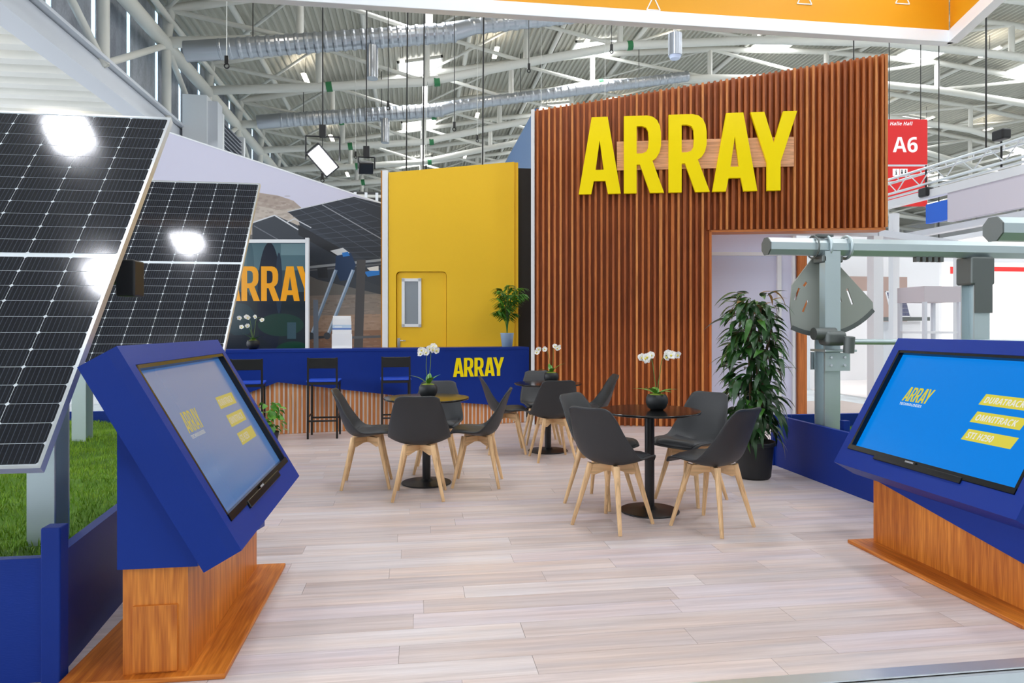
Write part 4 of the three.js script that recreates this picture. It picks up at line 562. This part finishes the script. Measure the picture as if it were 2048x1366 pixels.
// ================================================================ NEIGHBOURING STANDS
solo('floor_neighbour', box(14, 0.02, 14, 16, -0.05, -14), mat(0xe6e0de, 0.5), 'pale carpet of the neighbouring white stand', 'carpet', null, 'structure');
solo('wall_neighbour', merge([box(13, 4.2, 0.12, 16.2, 2.04, -19.5), box(0.12, 4.2, 9, 22.0, 2.04, -15)]), M.paper, 'white rear walls of the neighbouring stand', 'wall', null, 'structure');
{ const g = thing('stand_fascia', 'pale lilac fascia on white columns with blue square', 'fascia', [9.05, -0.06, -12]);
  part('board', box(0.1, 0.5, 2.5, 0, 3.48, 2.55), mat(0xdad4de, 0.6), g); part('badge', box(0.1, 0.34, 0.5, -0.005, 3.44, 1.05), M.blue, g, 'plain blue square'); part('upper_band', box(0.14, 0.14, 8.2, 0, 3.79, -0.3), M.white, g); part('lower_rail', box(0.16, 0.1, 8.2, 0, 3.12, -0.3), M.beam, g);
  for (const z of [-2.9, -0.1, 3.2]) part('column', box(0.13, 3.6, 0.13, 0, 1.8, z), M.white, g); }
{ const g = thing('portal_frame', 'slim white portal frame between timber post and fan plate', 'frame', [6.62, -0.06, -9.25]); part('column', box(0.15, 2.75, 0.15, 0, 1.375, 0), M.white, g); part('column', box(0.12, 2.75, 0.12, 2.3, 1.375, -1.1), M.white, g); part('beam', plankBar(V3(0, 2.8, 0), V3(2.3, 2.8, -1.1), 0.12, 0.1), M.beam, g); part('eave_rail', box(2.2, 0.1, 0.12, -1.1, 2.8, 0), M.beam, g); }
for (let i = 0; i < 3; i++) solo('partition_panel', box(2.2, 2.4, 0.08, 11.0 + i * 4.4, 1.15, -17.2 + i * 0.3), M.paper, ['white partition panel next to the brown wall', 'white partition panel between two white ones', 'white partition panel at the far end of stand'][i], 'partition');
solo('brown_panel', box(2.2, 2.9, 0.1, 13.2, 1.4, -18.6), mat(0xb59c92, 0.7), 'dull brown wall panel at back of white stand', 'panel');
{ const g = thing('banner_wall', 'wide white banner wall with thin red stripe', 'wall', [14.5, -0.06, -14.6]); part('panel', box(4.8, 2.95, 0.08, 0, 1.475, 0), M.paper, g); part('stripe', box(0.36, 0.16, 0.02, -2.0, 2.76, 0.05), M.red, g, 'red stripe'); part('stripe', box(1.3, 0.1, 0.02, -0.6, 2.8, 0.05), M.red, g, 'red stripe'); part('header_shelf', box(4.8, 0.06, 0.3, 0, 0.9, 0.15), M.beam, g); }
areaLight(4, 2.6, 3.6, 0xfff6ee, [13.2, 3.16, -12.6], [13.2, 0, -12.6]);
{ const g = thing('ceiling_light_panel', 'white luminous ceiling panel of the neighbouring bright stand', 'lamp', [13.2, 3.2, -12.6]); part('light_diffuser', box(4, 0.03, 2.6), glow(0xfff6ee, 1.6), g); part('frame', merge([box(4.1, 0.1, 0.08, 0, 0.03, 1.34), box(4.1, 0.1, 0.08, 0, 0.03, -1.34), box(0.08, 0.1, 2.7, 2.04, 0.03, 0), box(0.08, 0.1, 2.7, -2.04, 0.03, 0), box(4, 0.02, 2.6, 0, 0.06, 0)]), M.white, g); for (const [x, z] of [[-1.8, 1.2], [1.8, 1.2], [-1.8, -1.2], [1.8, -1.2]]) part('hanger', bar(V3(x, 0.05, z), V3(x, roofY(13.2 + x) - 3.22, z), 0.012, 0.012, 5), M.iron, g); }
{ const g = thing('display_case', 'open pale showcase frame with grey header', 'showcase', [7.36, -0.06, -9.1]); for (const [x, z] of [[-0.27, 0.25], [0.27, 0.25], [-0.27, -0.25], [0.27, -0.25]]) part('post', box(0.045, 1.78, 0.045, x, 0.9, z), M.beam, g); part('header', box(0.59, 0.22, 0.55, 0, 1.9, 0), mat(0xc9c0c5, 0.6), g); part('shelf', box(0.55, 0.03, 0.5, 0, 1.36, 0), M.white, g); part('plinth', box(0.59, 0.9, 0.55, 0, 0.47, 0), M.white, g); }
{ const g = thing('demo_table', 'long pale table with dark underframe behind the tracker lawn', 'table', [9.1, -0.06, -8.15]); part('tabletop', box(2.4, 0.06, 0.8, 0, 1.1, 0), M.white, g); part('apron', box(2.3, 0.08, 0.7, 0, 1.0, 0), mat(0x4a3f3c, 0.6), g); for (const x of [-0.9, 0.9]) part('leg', box(0.3, 0.95, 0.6, x, 0.48, 0), M.white, g); }
{ const g = thing('sample_panel', 'small blue solar panel leaning on a white plinth', 'solar panel', [9.66, 1.58, -12.7]); g.rotation.x = -0.35; part('frame', merge([box(0.42, 0.02, 0.02, 0, 0.01, 0), box(0.42, 0.02, 0.02, 0, 0.55, 0), box(0.02, 0.56, 0.02, -0.2, 0.28, 0), box(0.02, 0.56, 0.02, 0.2, 0.28, 0)]), M.white, g); part('backing', box(0.4, 0.54, 0.01, 0, 0.28, -0.004), M.paper, g); for (let r = 0; r < 6; r++) for (let c = 0; c < 4; c++) part('cell', box(0.088, 0.078, 0.006, -0.14 + c * 0.094, 0.06 + r * 0.086, 0.004), mat(0x26325e, 0.3), g); }
{ const g = thing('plinth_table', 'white plinth carrying the small blue sample panel', 'plinth', [9.66, -0.06, -12.8]); part('body', box(0.6, 1.54, 0.5, 0, 0.78, 0), M.white, g); part('top', box(0.86, 0.07, 0.7, 0, 1.6, 0), M.steelDark, g); }
// lattice lighting truss over that stand
{ const g = thing('lighting_truss', 'silver lattice lighting truss above the pale fascia', 'truss', [9.1, 4.05, 0]), s = 0.14, z0 = -8.6, z1 = -16.4;
  for (const [x, y] of [[-s, -s], [s, -s], [s, s], [-s, s]]) part('tube', bar(V3(x, y, z0), V3(x, y, z1), 0.024), M.alu, g); const n = 26; for (let i = 0; i < n; i++) { const a = z0 + (z1 - z0) * i / n, b = z0 + (z1 - z0) * (i + 1) / n; part('lattice_bar', bar(V3(-s, i % 2 ? -s : s, a), V3(-s, i % 2 ? s : -s, b), 0.011, 0.011, 5), M.alu, g); part('lattice_bar', bar(V3(i % 2 ? -s : s, s, a), V3(i % 2 ? s : -s, s, b), 0.011, 0.011, 5), M.alu, g); }
  for (const z of [-10, -13.4]) part('hanger', bar(V3(0, s, z), V3(0, roofY(9.1) - 4.05, z), 0.014, 0.014, 5), M.iron, g);
  for (const z of [-9.6, -11.2, -12.9, -14.6]) part('lamp_head', merge([rbox(0.16, 0.16, 0.22, 0.03, -0.1, z === -9.6 ? 0.3 : -0.28, z), bar(V3(-0.1, -0.2, z), V3(-0.1, 0.2, z), 0.015)]), M.blackPaint, g); }
// hall number sign
{ const t1 = canvasTex(512, 576, (c) => { c.fillStyle = '#dd1d1d'; c.fillRect(0, 0, 512, 576); c.fillStyle = '#ffffff'; c.font = 'italic bold 62px sans-serif'; c.fillText('Halle Hall', 30, 76); c.font = 'bold 270px sans-serif'; c.fillText('A6', 72, 420); });
  const t2 = canvasTex(512, 512, (c) => { c.fillStyle = '#dd1d1d'; c.fillRect(0, 0, 512, 512); c.fillStyle = '#fff'; c.fillRect(70, 30, 88, 96); c.fillRect(164, 30, 96, 96); c.fillStyle = '#222'; c.font = 'bold 84px serif'; c.fillText('i', 100, 108); for (const x of [188, 234]) { c.beginPath(); c.arc(x, 50, 9, 0, 7); c.fill(); c.fillRect(x - 10, 62, 20, 30); c.fillRect(x - 8, 92, 6, 24); c.fillRect(x + 2, 92, 6, 24); } });
  const g = thing('hall_sign', 'hanging red hall number sign with white lettering', 'sign', [15.42, 0, -20.05], -8 * PI / 180); const sg = (w, h, y, t, n) => { const b = part(n, box(w, h, 0.12, 0, y, 0), M.red, g); part(n + '_print', new THREE.PlaneGeometry(w, h).translate(0, y, 0.0615), mat(0xffffff, 0.5, { map: t }), b); };
  sg(1.27, 1.42, 7.23, t1, 'upper_board'); sg(1.27, 1.25, 5.83, t2, 'lower_board'); part('rail', box(1.3, 0.07, 0.1, 0, 6.49, 0), M.beam, g); for (const x of [-0.5, 0.5]) part('hanger', bar(V3(x, 5.3, -0.07), V3(x, roofY(15.3), -0.07), 0.015, 0.015, 5), M.iron, g); }
// dark stand far behind the printed wall, seen over its top
{ const g = thing('railing_stand', 'distant stand with white upright bars above the printed wall', 'stand', [-2.2, -0.06, -24]); part('back_wall', box(5, 6.2, 0.2, 0, 3.1, -1), mat(0x4a4a48, 0.8), g); for (let i = 0; i < 14; i++) part('upright', box(0.09, 6.0, 0.09, -2.3 + i * 0.36, 3, 0), M.white, g); for (const y of [5.9, 4.6, 3.4]) part('cross_rail', box(5, 0.09, 0.09, 0, y, -0.1), M.truss, g); part('shelf_boxes', merge([0, 1, 2, 3, 4].map(i => box(0.6, 0.4, 0.4, -2 + i, 5 + (i % 2) * 0.4, -0.6))), mat(0x8a7f78, 0.7), g); }
{ const g = thing('partition_row', 'row of white partition walls behind the small lawn wall', 'partition', [-9, -0.06, -14]); for (let i = 0; i < 5; i++) { part('panel', box(1.9, 2.5, 0.06, -4 + i * 2, 1.25, 0), M.paper, g); part('post', box(0.06, 2.55, 0.08, -5 + i * 2, 1.28, 0), M.alu, g); } }
scene.traverse(o => { if (o.isMesh) o.castShadow = o.receiveShadow = true; if (o.isLight) o.castShadow = true; });
renderer.render(scene, camera);
